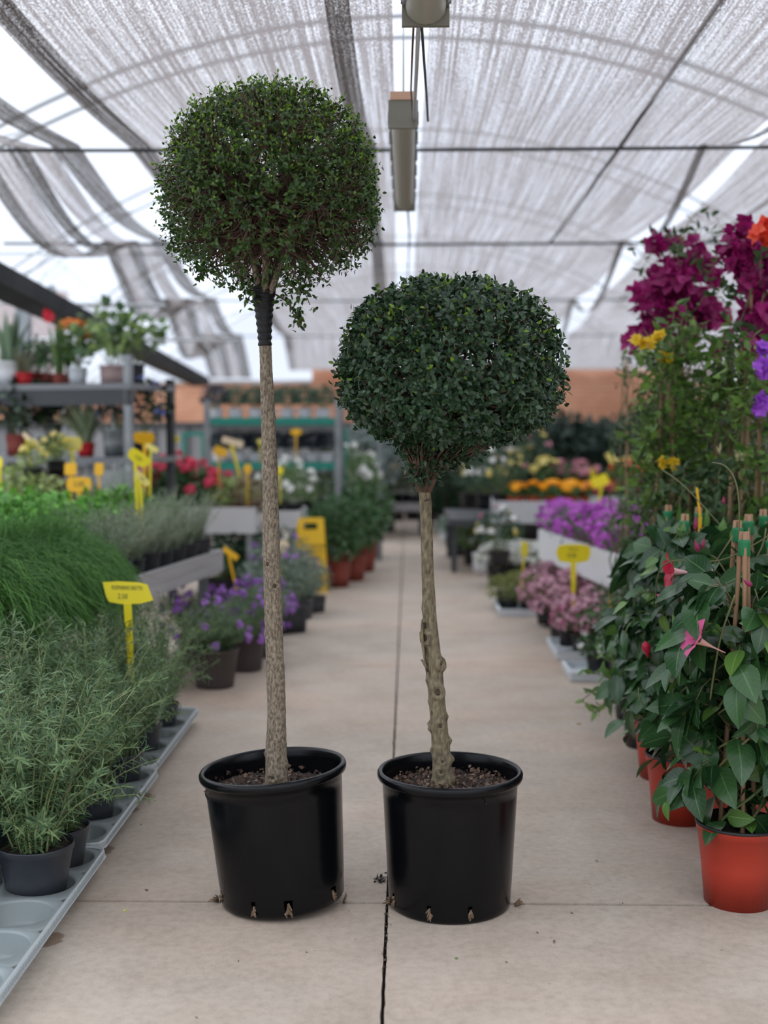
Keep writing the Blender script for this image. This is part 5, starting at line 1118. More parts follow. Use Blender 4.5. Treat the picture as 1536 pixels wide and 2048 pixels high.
mvp = [(1492, 3.42, 0, 1.0, 0.5, 'mandevilla in the red pot nearest the viewer, pot cropped by right picture edge'), (1478, 3.86, 1, 1.0, 2.2, 'mandevilla in a red pot tucked right behind the nearest one'), (1371, 4.16, 2, 1.0, 4.0, 'mandevilla in the red pot standing out toward the aisle, second pot from front'),
       (1338, 4.68, 1, 1.0, 1.1, 'mandevilla in the farthest visible red pot, pot mostly hidden behind its neighbour'), (1530, 4.42, 2, 1.0, 3.1, 'mandevilla in the second row at the right picture edge behind the front pots'), (1440, 4.9, 0, 1.0, 5.2, 'mandevilla in the second row between the green taped canes'), (1545, 3.98, 0, .95, 1.9, 'mandevilla cropped by the right picture edge above the nearest red pot'),
 (1500, 4.15, 1, 1.0, 3.6, 'mandevilla between the second row and the nearest red pots at right'), (1400, 4.55, 2, 1.0, .9, 'mandevilla inner row behind the pot standing out toward the aisle')]
for (px, Y, k, s_, rz, l) in mvp: spawn(mv[k], (XY(px, Y), Y, 0), rz, s_, l, 'mandevillas in red pots')
# trumpet flowers (each its own top-level bloom stalk would grow on its plant -> parts of the plants)
def plant_at(i): return [o for o in bpy.data.objects if o.get('group') == 'mandevillas in red pots' and o.get('label') == mvp[i][5]][0]
def trumpet(root, base, tip, size, m1_, m2_, name='trumpet_flower', seed=1, npet=5):
    """base->tip world points; funnel with five twisted petals"""
    base = Vector(base); tip = Vector(tip); L_ = (tip - base).length; rr = np.random.RandomState(seed)
    m = MB(); lathe(m, [(.0015, -.02 * L_ / .06), (.0022, 0), (.0028, L_ * .25), (.0055, L_ * .5), (.009, L_ * .75), (.0125, L_ * .98)], 18)
    o = m.build(name, m2_, root); m = MB(); T = leaf_t(5, .95, .1, .5, 'spat', cols=5, wave=.05)
    for k in range(npet):
        a = 2 * PI * k / npet; r_ = np.array([math.cos(a), math.sin(a), 0]); place(m, T, np.array([r_ * .009 + [0, 0, L_ * .9]]), [r_ * .62 + [0, 0, .8] + rr.normal(size=3) * .12], [[-r_[0] * .6, -r_[1] * .6, .8]], size * rr.uniform(.9, 1.1))
    q = m.build('petal_crown', m1_, o)
    d = (tip - base).normalized(); o.matrix_parent_inverse = Matrix(); rot = Vector((0, 0, 1)).rotation_difference(d)
    M_ = root.matrix_basis.inverted() if False else (Matrix.Translation(root.location) @ root.rotation_euler.to_matrix().to_4x4() @ Matrix.Scale(root.scale[0], 4)).inverted()
    o.matrix_basis = M_ @ (Matrix.Translation(base) @ rot.to_matrix().to_4x4()); return o
CRIM = mat('crimson_petal', (.52, .012, .05), .4, trans=.25); PINK = mat('rose_pink_petal', (.80, .13, .34), .4, trans=.3); THROAT = mat('pale_throat', (.62, .33, .28), .5, trans=.2); THR2 = mat('green_pink_throat', (.6, .34, .33), .5)
trumpet(plant_at(3), P(1392, 1146, 3.82), P(1345, 1143, 3.82), .052, CRIM, THR2, seed=5)['label'] = 'crimson trumpet flower facing left'
trumpet(plant_at(2), P(1436, 1299, 3.28), P(1392, 1279, 3.27), .050, PINK, THROAT, seed=7)['label'] = 'pink trumpet flower with pale throat'
def bud(root, px, py, Y, L_, mat_, tilt=(0, 0, 1), r_=.008, name='flower_bud'):
    m = MB(); u = np.linspace(0, 1, 8); lathe(m, [(max(.0008, r_ * math.sin(PI * q ** .7)), L_ * q) for q in u], 12); o = m.build(name, mat_, root)
    M_ = (Matrix.Translation(root.location) @ root.rotation_euler.to_matrix().to_4x4() @ Matrix.Scale(root.scale[0], 4)).inverted()
    o.matrix_basis = M_ @ Matrix.Translation(P(px, py, Y)) @ Vector((0, 0, 1)).rotation_difference(Vector(tilt)).to_matrix().to_4x4(); return o
DRP = mat('deep_magenta_petal', (.25, .01, .07), .5)
for (px, py, Y, L_, mt, tl, r_) in ((1290, 1282, 3.95, .055, CRIM, (.2, 0, -1), .014), (1397, 1105, 3.7, .04, DRP, (-.3, 0, 1), .008), (1391, 1060, 3.75, .045, DRP, (0, 0, 1), .006), (1404, 1098, 3.7, .035, DRP, (.2, 0, 1), .006), (1521, 1264, 3.3, .022, CRIM, (-1, 0, .2), .009), (1505, 1172, 3.3, .03, DRP, (-.6, 0, .4), .007),
                               (1425, 1150, 3.5, .035, THR2, (-.3, 0, 1), .005), (1447, 1010, 4.2, .03, DRP, (0, 0, 1), .006), (1330, 1195, 4.0, .03, PINK, (-1, 0, .3), .009), (1372, 1213, 4.1, .032, PINK, (-.6, 0, .6), .01), (1345, 1190, 4.1, .028, PINK, (-1, 0, .6), .008), (1310, 1130, 4.3, .03, PINK, (-1, 0, .1), .012)):
    bud(plant_at(1 if px > 1390 else 2), px, py, Y, L_, mt, tl, r_)
# long reaching tendrils
def vine(root, pts, r_=.0022):
    M_ = (Matrix.Translation(root.location) @ root.rotation_euler.to_matrix().to_4x4() @ Matrix.Scale(root.scale[0], 4)).inverted()
    pp = np.array([np.array(M_ @ Vector(P(*p))) for p in pts]); t = np.linspace(0, len(pp) - 1, 8 * len(pp)); q = []
    for f in t:
        i = min(int(f), len(pp) - 2); u = f - i; p0, p1, p2, p3 = pp[max(i-1, 0)], pp[i], pp[i+1], pp[min(i+2, len(pp)-1)]
        q.append(.5 * (2*p1 + (p2-p0)*u + (2*p0-5*p1+4*p2-p3)*u*u + (3*p1-p0-3*p2+p3)*u**3))
    return tubes(MB(), np.array(q), r_, 6).build('tendril', VINE, root)
vine(plant_at(2), [(1312, 1215, 3.9), (1316, 1150, 3.75), (1345, 1122, 3.7), (1430, 1122, 3.65), (1480, 1105, 3.6), (1540, 1070, 3.55)])
vine(plant_at(1), [(1478, 1080, 3.7), (1478, 1010, 3.7), (1470, 960, 3.72), (1450, 932, 3.75), (1425, 925, 3.8)])
vine(plant_at(3), [(1325, 940, 4.4), (1360, 965, 4.3), (1400, 1005, 4.25), (1440, 1050, 4.2)])
vine(plant_at(0), [(1420, 1400, 3.35), (1440, 1280, 3.33), (1470, 1190, 3.3)], .003)
vine(plant_at(2), [(1277, 1375, 3.8), (1280, 1400, 3.78), (1300, 1420, 3.8), (1330, 1435, 3.9)], .0018)
# ------- narrow leaved sprawling plants along the aisle between the red pots and the pink shrubs
NRW = leafm('narrow_mid_leaf', (.02, .07, .022), (.08, .19, .05), .35, .15); NRWY = leafm('light_narrow_leaf', (.08, .18, .04), (.2, .32, .08), .4, .2)
jb = make('jasmine_plant', None, 'plant', (.105, .085, .19, DKGP), 211, stems=dict(N=44, H=.62, spread=.22, per=17, T=lf, L=.062, m=NRW, sm=VINE, t0=.05, ang=1.0, jit=.02, hvar=.6, droop=.35, clump=1, r=.0022))
for (px, Y, s_, l) in ((1298, 5.15, .95, 'sprawling green jasmine reaching over the floor left of the red pots'), (1275, 5.65, .95, 'green jasmine behind the sprawling one, along the aisle'), (1345, 5.45, 1.15, 'green jasmine in the inner row behind the red pots'), (1262, 6.2, .9, 'green jasmine beside the pink flowering shrubs'), (1410, 5.7, 1.2, 'green jasmine inner row under the bougainvillea'), (1480, 5.5, 1.25, 'green jasmine inner row at the right picture edge'), (1335, 6.3, 1.1, 'green jasmine in front of the white bench end')):
    spawn(jb, (XY(px, Y), Y, 0), px * .3, s_, l, 'jasmine plants in dark pots')
jj = [o for o in bpy.data.objects if o.get('label') == 'sprawling green jasmine reaching over the floor left of the red pots'][0]
M_ = (Matrix.Translation(jj.location) @ jj.rotation_euler.to_matrix().to_4x4() @ Matrix.Scale(jj.scale[0], 4)).inverted()
rr = np.random.RandomState(5); m = MB(); m2 = MB()
for pts in (((1290, 1400, 5.1), (1240, 1385, 5.0), (1200, 1372, 4.9), (1165, 1400, 4.85)), ((1290, 1380, 5.0), (1250, 1370, 4.9), (1215, 1355, 4.8), (1170, 1340, 4.8)), ((1280, 1420, 5.0), (1240, 1400, 4.9), (1205, 1410, 4.85), (1190, 1425, 4.8)), ((1280, 1350, 5.1), (1235, 1330, 5.1), (1200, 1300, 5.1)), ((1290, 1330, 5.0), (1240, 1350, 4.9), (1205, 1340, 4.9))):
    pp = np.array([np.array(M_ @ Vector(P(*p))) for p in pts]); t = np.linspace(0, len(pp) - 1, 12); q = np.stack([np.interp(t, range(len(pp)), pp[:, k]) for k in range(3)], -1); tubes(m, q, .0018, 5)
    p, d, u, tt = along(rr, q[None], 16, .15, 1, .9, jit=.3); place(m2, lf, p, d, u, .055 * rr.uniform(.7, 1.2, len(p)))
o = m.build('trailing_shoots', VINE, jj); tag(o, kind='stuff'); tag(m2.build('light_leaves', NRWY, o), kind='stuff')
# ------- tall climbers on canes
def climber(name, label, cat, px, Y, H, R, leafm_, L, T, nleaf, seed, potm=DKGP, sprays=14, canes=3, potR=.13, zlo=.3):
    rr = np.random.RandomState(seed); r = thing(name, label, cat, (XY(px, Y), Y, 0), 0, 'tall climbers on canes'); add_pot(r, potR, potR * .78, .26, potm)
    cane_tripod(r, H * .98, .22, .07, .02, canes, False, seed)
    t = np.linspace(0, 1, 30); st = []
    for k in range(6):
        a = k * 1.05 + t * (5 + 2 * k); q = .05 + .03 * np.sin(8 * t + k); st.append(np.stack([q * np.cos(a), q * np.sin(a), .24 + (H - .3) * t * (.8 + .2 * rr.rand())], -1))
    m = MB(); tubes(m, np.array(st), np.linspace(.006, .0025, 30), 6)
    n2 = max(10, int(nleaf * (1.8 if nleaf > 100 else 1)) // 10); z = rr.uniform(zlo, H - .02, n2); a = rr.uniform(0, 2 * PI, n2); tt = np.linspace(0, 1, 7)[None, :]; out = R * rr.uniform(.35, 1.0, n2)[:, None]
    br = np.stack([np.cos(a)[:, None] * (.03 + out * tt), np.sin(a)[:, None] * (.03 + out * tt), z[:, None] + rr.uniform(.0, .16, n2)[:, None] * np.sin(tt * 2.4) - .08 * tt ** 2], -1) + np.cumsum(rr.normal(size=(n2, 7, 3)) * .008, 1)
    tubes(m, br, np.linspace(.0026, .001, 7), 4, cap=False); tag(m.build('vine_stems', VINE, r), kind='stuff')
    p, d, u, _ = along(rr, br, 10, .12, 1, .95, up=(0, 0, .05)); m = MB(); place(m, T, p, d, u, L * rr.uniform(.55, 1.15, len(p))); tag(m.build('foliage', leafm_, r), kind='stuff')
    return r
def blooms(root, pts, k, cr_, size, m_, seed=1, name='flower_cluster', npet=3, T=leaf_t(3, .95, .2, .3), open_=.8, flat=1.0):
    rr = np.random.RandomState(seed); M_ = (Matrix.Translation(root.location) @ root.rotation_euler.to_matrix().to_4x4()).inverted()
    for (px, py, Y, f) in pts:
        c_ = np.array(M_ @ Vector(P(px, py, Y))); kk = max(2, int(k * f)); m = MB(); pos = c_ + rdir(kk, rr) * (rr.uniform(.2, 1, kk) ** .6)[:, None] * cr_ * f ** .5 * [1, 1, flat]
        florets(m, pos, rdir(kk, rr) + [0, -.5, .1], size, rr, npet, T, open_); m.build(name, m_, root)
BOUL = leafm('bougainvillea_leaf', (.02, .06, .02), (.07, .15, .04), .45, .15); MAGE = leafm('magenta_bract', (.22, .003, .085), (.42, .01, .18), .5, .3)
bc = climber('bougainvillea', 'magenta bougainvillea rising highest beside the curved skylight, tan canes showing at its top', 'plant', 1352, 5.8, ZY(455, 5.8), .20, BOUL, .055, lf, 240, 221, zlo=1.2)
blooms(bc, [(1318, 488, 5.7, .7), (1345, 478, 5.8, .4), (1385, 492, 5.75, .35), (1330, 545, 5.7, 1.3), (1372, 530, 5.7, 1.1), (1402, 528, 5.75, .9), (1345, 578, 5.65, 1.6), (1312, 572, 5.7, 1.2), (1280, 600, 5.6, 1.0), (1300, 610, 5.6, .7), (1372, 595, 5.7, 1.4), (1405, 605, 5.7, 1.0), (1425, 555, 5.8, .5), (1330, 625, 5.7, 1.2), (1410, 640, 5.75, 1.5), (1432, 630, 5.8, .8), (1300, 655, 5.6, 1.0), (1270, 680, 5.6, .7), (1375, 655, 5.7, 1.0), (1355, 690, 5.7, .8), (1440, 690, 5.8, .6), (1350, 620, 5.6, 1.2), (1365, 560, 5.6, 1.0)], 15, .060, .048, MAGE, 3)
bd = climber('bougainvillea', 'magenta bougainvillea crowding the right picture edge near the red bloom', 'plant', 1500, 5.0, ZY(475, 5.0), .20, BOUL, .055, lf, 200, 222, zlo=1.3)
blooms(bd, [(1478, 470, 5.0, 1.0), (1500, 462, 5.0, .9), (1470, 505, 4.95, 1.3), (1500, 510, 4.95, 1.6), (1530, 500, 5.0, 1.4), (1465, 530, 5.0, .8), (1495, 545, 4.95, 1.1), (1525, 545, 5.0, 1.2), (1485, 565, 5.0, .4), (1530, 590, 5.0, .8), (1525, 625, 4.9, .8), (1500, 650, 5.0, .9), (1530, 670, 5.0, .9), (1505, 690, 4.9, .8), (1490, 615, 5.0, .5)], 15, .055, .045, MAGE, 4)
blooms(bd, [(1532, 468, 4.8, .8)], 24, .05, .04, leafm('orange_red_petal_b', (.75, .03, .02), (.9, .12, .04), .4, .3), 5, 'red_bloom', 5)
YJ = leafm('yellow_petal', (.75, .5, .01), (.9, .68, .05), .5, .3); MIDL = leafm('fresh_vine_leaf', (.05, .13, .022), (.21, .36, .07), .4, .25)
yj = climber('yellow_jasmine', 'climber with small yellow trumpet blooms on canes just right of the aisle', 'plant', 1335, 5.2, ZY(660, 5.2), .17, MIDL, .058, lf, 620, 223, zlo=.9)
blooms(yj, [(1272, 682, 5.05, 1.0), (1286, 690, 5.05, .6), (1318, 672, 5.05, 1.2), (1300, 685, 5.05, .5), (1322, 716, 5.1, .7), (1335, 714, 5.1, .7), (1328, 925, 5.0, .8), (1348, 927, 5.0, .8)], 9, .022, .024, YJ, 7, 'yellow_bloom', 5, PET, .6)
cg = climber('green_climber', 'dense green climber on canes between the yellow jasmine and the violet flowered one', 'plant', 1440, 5.1, ZY(690, 5.1), .20, MIDL, .05, lf, 760, 224, zlo=.6)
blooms(cg, [(1480, 910, 4.95, .7), (1440, 900, 4.9, .4)], 7, .02, .025, leafm('cream_petal', (.8, .72, .4), (.9, .85, .55), .5, .3), 8, 'cream_bloom', 5, PET, .5)
cv = climber('violet_climber', 'climber with violet blooms at the right picture edge', 'plant', 1535, 4.7, ZY(700, 4.7), .18, MIDL, .055, lf, 560, 225, zlo=.6)
blooms(cv, [(1530, 735, 4.55, 1.2), (1528, 812, 4.55, 1.0), (1536, 700, 4.6, .6)], 12, .035, .032, leafm('violet_petal', (.3, .05, .55), (.48, .12, .75), .5, .3), 9, 'violet_bloom', 5)
DK2 = leafm('deep_vine_leaf', (.015, .045, .015), (.06, .13, .035), .45, .12)
for (px, Y, top, n, s_, l) in ((1320, 6.0, 720, 620, 226, 'dark leaved climber behind the yellow jasmine, beside the orange bench flowers'), (1390, 5.7, 780, 620, 227, 'dark leaved climber in the middle of the right hand thicket'), (1475, 5.7, 800, 620, 228, 'dark leaved climber behind the dense green one at right'), (1375, 5.0, 950, 420, 229, 'low dark climber right behind the first green taped canes'), (1470, 4.7, 930, 440, 230, 'low dark climber behind the rightmost green taped canes')):
    climber('dark_climber', l, 'plant', px, Y, ZY(top, Y), .22, DK2, .055, lf, n, s_, zlo=.4)
o = climber('olive_shoots_plant', 'thin plant with loose pale shoots between the shorter tree and the thicket', 'plant', 1250, 6.6, ZY(700, 6.6), .14, NRWY, .05, lf, 60, 231, canes=1, zlo=.8)

# ================================================================== RIGHT SIDE FLOOR AND BENCH PLANTS
PKF = leafm('pale_pink_petal', (.50, .22, .31), (.78, .50, .58), .5, .3); PKS = leafm('pinkish_needle', (.16, .11, .10), (.28, .22, .16), .6, .1)
df_ = make('pink_diosma', None, 'shrub', (.09, .07, .13, BLK2), 301, stems=dict(N=110, H=.30, spread=.20, per=22, T=thin, L=.022, m=PKS, sm=mat('reddish_stem', (.16, .08, .06), .6), t0=.1, ang=.8, jit=.014, hvar=.6, droop=.35), flowers=[(100, .21, .20, .24, .014, 5, .028, PKF, dict(zmin=-.45))])
for (px, Y, s_, l) in ((1098, 8.35, .95, 'pale pink flowering shrub nearest the low green pots'), (1150, 8.5, 1.1, 'pale pink flowering shrub around the foot of the large yellow sign'), (1128, 7.75, 1.0, 'pale pink flowering shrub at the aisle edge below the large sign'), (1188, 7.7, 1.0, 'pale pink flowering shrub right of the aisle edge one'), (1172, 7.2, .9, 'pink flowering shrub in front, over the white trays'), (1216, 7.1, .9, 'pink flowering shrub nearest the jasmine'), (1205, 8.3, 1.0, 'pale pink flowering shrub in the back beside the white bench leg')):
    spawn(df_, (XY(px, Y), Y, .02), px, s_, l, 'pale pink flowering shrubs')
o = blooms
HP = leafm('hot_pink_petal', (.72, .14, .38), (.85, .3, .52), .5, .3)
hp = make('pink_phlox', 'clump of hot pink flowers in front of the pale pink shrubs', 'plant', (.06, .05, .09, BLK2), 302, bush=dict(m=NRW, sets=[(150, .1, .1, .14, lfs, .03, -.4, .5)]), flowers=[(16, .1, .1, .15, .016, 5, .02, HP, dict(zmin=-.2))]); put(hp, (XY(1140, 7.35), 7.35, ZY(1290, 7.35)), 0, 1.0)
def flat_tray(label, px, Y, wx_, wy, z=.0, h=.045, m_=None):
    t = thing('plant_tray', label, 'tray', (XY(px, Y), Y, z), 0, 'pale trays on the floor at right'); m_ = m_ or mat('pale_tray', (.62, .66, .68), .45)
    m = MB(); box(m, (-wx_/2, -wy/2, .004), (wx_/2, wy/2, .01)); m.build('tray_base', m_, t, False)
    for a, b in (((-wx_/2, -wy/2), (wx_/2, -wy/2)), ((wx_/2, -wy/2), (wx_/2, wy/2)), ((wx_/2, wy/2), (-wx_/2, wy/2)), ((-wx_/2, wy/2), (-wx_/2, -wy/2))):
        m = MB(); obox(m, (*a, h / 2 + .004), (*b, h / 2 + .004), .008, h); obox(m, (*a, h), (*b, h), .022, .006); m.build('tray_wall', m_, t, False)
    return t
flat_tray('pale tray at the aisle under the jasmine and nearest pink shrubs', 1218, 6.65, .42, .34)
flat_tray('pale tray right under the aisle edge pink shrubs', 1180, 7.35, .42, .5)
flat_tray('bluish tray under the low green sedum pots, sticking into the aisle', 1045, 9.1, .36, .62)
flat_tray('second bluish tray beside the first, deeper from the aisle', 1125, 9.05, .4, .6)
for (px, Y, l) in ((1200, 6.62, 'white flowered small plant on the tray nearest the jasmine'), (1232, 6.7, 'white flowered small plant behind the nearest tray edge')):
    pass
wsm = make('small_white_flower_plant', None, 'plant', (.065, .05, .09, BLK2), 303, bush=dict(m=NRW, sets=[(160, .1, .09, .13, lfs, .03, -.4, .5)]), flowers=[(10, .1, .1, .14, .014, 4, .02, WHF, dict(zmin=-.2))])
for (px, Y, s_, l) in ((1203, 6.6, 1.1, 'small white flowered plant on the tray nearest the jasmine, left side'), (1236, 6.7, 1.1, 'small white flowered plant on the tray nearest the jasmine, right side')): spawn(wsm, (XY(px, Y), Y, .012), px, s_, l)
SED = leafm('olive_sedum_leaf', (.12, .15, .03), (.30, .33, .10), .5, .15)
se = make('sedum_plant', None, 'plant', (.085, .065, .10, BLK2), 304, bush=dict(m=SED, sets=[(420, .14, .09, .12, lfs, .03, -.5, .4)]))
for (px, Y, s_, l) in ((1018, 9.2, 1.15, 'low olive green plant in a black pot on the bluish tray, aisle side'), (1062, 9.15, 1.1, 'low olive green plant beside the aisle side one on the bluish tray'), (1042, 9.55, 1.1, 'low olive green plant at the back of the bluish tray'), (1100, 9.4, 1.1, 'low olive green plant left of the large sign')): spawn(se, (XY(px, Y), Y, .012), px, s_, l, 'low olive green plants')
ALY = leafm('alyssum_petal', (.66, .68, .60), (.92, .92, .88), .5, .3)
al = make('white_alyssum', None, 'plant', (.10, .08, .15, BLK2), 305, bush=dict(m=leafm('grey_mid_leaf', (.07, .12, .06), (.2, .26, .16), .5, .1), sets=[(320, .17, .12, .2, lfs, .03, -.4, .4)]), flowers=[(80, .18, .13, .21, .018, 7, .022, ALY, dict(zmin=-.1))])
for (px, Y, s_, l) in ((1000, 10.6, 1.1, 'white alyssum in a black pot at the aisle edge'), (1040, 10.7, 1.1, 'white alyssum second from the aisle'), (1082, 10.5, 1.1, 'white alyssum third from the aisle'), (1112, 10.5, 1.0, 'white alyssum farthest from the aisle beside the white trough')): spawn(al, (XY(px, Y), Y, .0), px, s_, l, 'white alyssum in black pots')
o = lathe(MB(), pot_prof(.08, .065, .2), 24).build('empty_pot', WHTP); tag(o, 'plain white pot at the aisle edge beside the first black alyssum pot', 'pot'); o.location = (XY(962, 11.4), 11.4, 0)
GG = leafm('blue_grey_leaf', (.12, .18, .15), (.28, .36, .3), .6, .1)
gg = make('blue_grey_plant', None, 'plant', (.09, .07, .12, GRYP), 306, bush=dict(m=GG, sets=[(260, .18, .16, .22, lfs, .05, -.4, .4)])); gr2 = make('fresh_green_plant', None, 'plant', (.09, .07, .12, BLK2), 307, bush=dict(m=NRWY, sets=[(260, .17, .16, .22, lf, .06, -.4, .4)]))
for (px, Y, s_, k, l) in ((948, 12.3, 1.2, 1, 'fresh green leafy plant at the aisle edge behind the white pot'), (925, 13.2, 1.1, 0, 'blue grey plant far along the right aisle edge'), (965, 12.8, 1.2, 0, 'blue grey plant behind the fresh green one'), (990, 12.6, 1.2, 0, 'blue grey plant around the turned yellow sign'), (1012, 11.6, 1.1, 1, 'fresh green plant between the alyssum and the turned sign'), (905, 14.2, 1.0, 0, 'blue grey plant at the far end of the right aisle edge')):
    spawn((gg, gr2)[k], (XY(px, Y), Y, 0), px, s_, l, 'leafy plants at the far right aisle edge')
wg = make('white_primrose', None, 'plant', (.07, .055, .13, WHTP), 308, bush=dict(m=GG, sets=[(120, .12, .08, .16, lfs, .04, -.3, .5)]), flowers=[(9, .12, .1, .18, .022, 4, .02, leafm('cream_white_petal', (.85, .83, .68), (.92, .9, .85), .5, .3), dict(zmin=.1))])
for (px, Y, s_, l) in ((892, 14.8, 1.1, 'white primrose in a white pot farthest along the aisle on the right'), (918, 14.6, 1.0, 'white primrose second at the far aisle end'), (940, 14.2, 1.0, 'cream primrose near the small amber sign')): spawn(wg, (XY(px, Y), Y, .0), px, s_, l, 'white primroses at the far aisle end')
# magenta flowers in white bench trough
MGT = leafm('bright_magenta_petal', (.48, .07, .52), (.72, .2, .76), .5, .3)
mp_ = make('magenta_phlox', None, 'plant', (.085, .07, .11, MAGP), 309, bush=dict(m=leafm('mid_grey_leaf', (.05, .1, .04), (.15, .22, .1), .5, .1), sets=[(260, .18, .14, .17, lfs, .035, -.7, .4)]), flowers=[(40, .19, .14, .18, .02, 5, .024, MGT, dict(zmin=-.25))])
pl_ = [(.12, .13), (.42, .13), (.72, .13), (1.02, .13), (1.32, .13), (1.62, .13), (.25, .42), (.60, .42), (.95, .42), (1.30, .42)]
nn_ = ['far left corner of the trough', 'second along the trough front', 'third along the trough front', 'fourth along the front', 'fifth along the front', 'nearest the thicket in front', 'back row far corner', 'back row second', 'back row third', 'back row nearest the thicket']
dx_ = np.array([q1[0] - q0[0], 6.75 - 8.8]); dx_ /= np.linalg.norm(dx_)
for (a, b), l in zip(pl_, nn_): spawn(mp_, (q0[0] + dx_[0] * a + .98 * b, 8.8 + dx_[1] * a + .15 * b, B4z - .105), a * 5 + b, 1.0, 'magenta flowering plant, ' + l, 'magenta flowers in the white trough')
# marigolds
MRG = leafm('marigold_petal', (.95, .36, .0), (1.0, .60, .01), .5, .3); MGL = leafm('marigold_leaf', (.03, .10, .02), (.08, .19, .05), .5, .1)
mg = make('marigold_plant', None, 'plant', (.065, .048, .09, mat('terracotta_orange_plastic', (.5, .08, .03), .5)), 310, bush=dict(m=MGL, sets=[(130, .08, .05, .11, lfs, .035, -.3, .5)]), flowers=[(9, .085, .055, .125, .026, 7, .02, MRG, dict(zmin=.0))])
dk = B5z - .10; row = ['front row', 'second row', 'back row']
for j in range(3):
    for i in range(6): spawn(mg, (XY(1032, 11.4) + i * .165 + .03 * j, 11.42 - .02 * i + j * .24, dk + .03), i + j, rs.uniform(1.12, 1.28), 'orange marigold in a terracotta pot, %s, %s' % (row[j], ['leftmost', 'second from left', 'third from left', 'third from right', 'second from right', 'rightmost'][i]), 'orange marigolds on the pale bench')
CRD = leafm('dark_red_petal', (.28, .01, .05), (.5, .03, .12), .5, .2)
pr = make('dark_red_dianthus', None, 'plant', (.065, .05, .09, WHTP), 311, bush=dict(m=MGL, sets=[(140, .1, .06, .12, lfs, .035, -.3, .5)]), flowers=[(8, .1, .07, .13, .018, 5, .018, CRD, dict(zmin=.0))])
for i, l in enumerate(('next to the marigolds', 'second from the marigolds', 'third from the marigolds', 'fourth from the marigolds', 'nearest the thicket')): spawn(pr, (XY(1192 + i * 33, 11.3), 11.3, dk + .04), i, 1.2, 'dark red dianthus in a white pot, ' + l, 'dark red dianthus in white pots')
OPR = leafm('coral_orange_petal', (.8, .16, .05), (.9, .36, .12), .5, .3); LYE = leafm('lemon_petal', (.8, .66, .1), (.92, .85, .4), .5, .3); PKK = leafm('dusty_pink_petal', (.55, .2, .26), (.75, .4, .46), .5, .3)
def prim(nm, mt, sd_): return make(nm, None, 'plant', (.065, .05, .09, BLK2), sd_, bush=dict(m=MGL, sets=[(120, .1, .07, .13, lfs, .04, -.3, .5)]), flowers=[(8, .1, .08, .15, .028, 6, .024, mt, dict(zmin=.0))])
po = prim('coral_primrose', OPR, 312); py_ = prim('yellow_primrose', LYE, 313); pp_ = prim('pink_primrose', PKK, 314)
zb = dk + .1
for (k, px, py, Y, s_, l) in ((po, 1248, 965, 10.1, 1.3, 'coral orange primrose left of its pair above the dark red row'), (po, 1272, 965, 10.1, 1.3, 'coral orange primrose in the middle above the dark red row'), (po, 1302, 962, 10.1, 1.3, 'coral orange primrose beside the thicket'),
        (py_, 1250, 950, 10.5, 1.3, 'yellow primrose right behind the coral ones, left'), (py_, 1278, 945, 10.5, 1.3, 'yellow primrose right behind the coral ones, middle'), (py_, 1305, 945, 10.5, 1.3, 'yellow primrose behind the coral ones, next to the thicket'),
        (py_, 1095, 960, 10.7, 1.3, 'yellow primrose rising behind the middle of the marigolds'), (py_, 1026, 955, 10.7, 1.2, 'yellow primrose behind the left end of the marigolds'), (pp_, 1150, 965, 10.6, 1.2, 'dusty pink primrose behind the right marigolds'), (pp_, 1172, 965, 10.6, 1.2, 'dusty pink primrose beside its twin at the marigold row end'), (pp_, 1128, 962, 10.8, 1.2, 'dusty pink primrose behind the middle marigolds')):
    spawn(k, (XY(px, Y + MO), Y + MO, zb + .02), px, s_ * 1.15, l)
# darker mixed stock left of the marigolds
mx_ = make('mixed_blossom_shrub', None, 'shrub', (.1, .08, .14, BLK2), 315, bush=dict(m=leafm('deep_green_leaf', (.015, .05, .025), (.05, .12, .06)), sets=[(340, .22, .22, .3, lfs, .05, -.5, .4)]), flowers=[(7, .22, .24, .32, .03, 4, .02, WHF, dict(zmin=-.1)), (5, .22, .24, .32, .03, 4, .02, YFL, dict(zmin=-.1)), (4, .22, .24, .32, .03, 4, .02, PKK, dict(zmin=-.1))])
for (px, Y, z, s_, l) in ((975, 12.2, .55, 1.1, 'dark shrub with mixed pale blossoms left of the marigolds'), (1005, 11.6, .6, 1.0, 'dark shrub with mixed pale blossoms touching the marigold row'), (940, 13.4, .5, 1.1, 'dark shrub with pale blossoms right of the shorter trunk'), (1055, 12.6, .75, 1.1, 'dark shrub with blossoms behind the marigolds'), (1000, 10.3, .2, .9, 'dim shrub with blossoms under the marigold bench')):
    spawn(mx_, (XY(px, Y), Y, z), px, s_, l, 'mixed blossom shrubs')
o = thing('plant_stand', 'dim stand of black plastic crates carrying the mixed blossom shrubs', 'stand', (XY(985, 12.3), 12.3, 0))
for (a, b, z0, z1) in ((-.45, .6, .44, .5), ): box(MB(), (a, -.8, z0), (b, .8, z1)).build('top_board', DKST, o, False)
for x in (-.4, .55):
    for y in (-.7, .7): obox(MB(), (x, y, 0), (x, y, .45), .05, .05).build('leg', DKST, o, False)
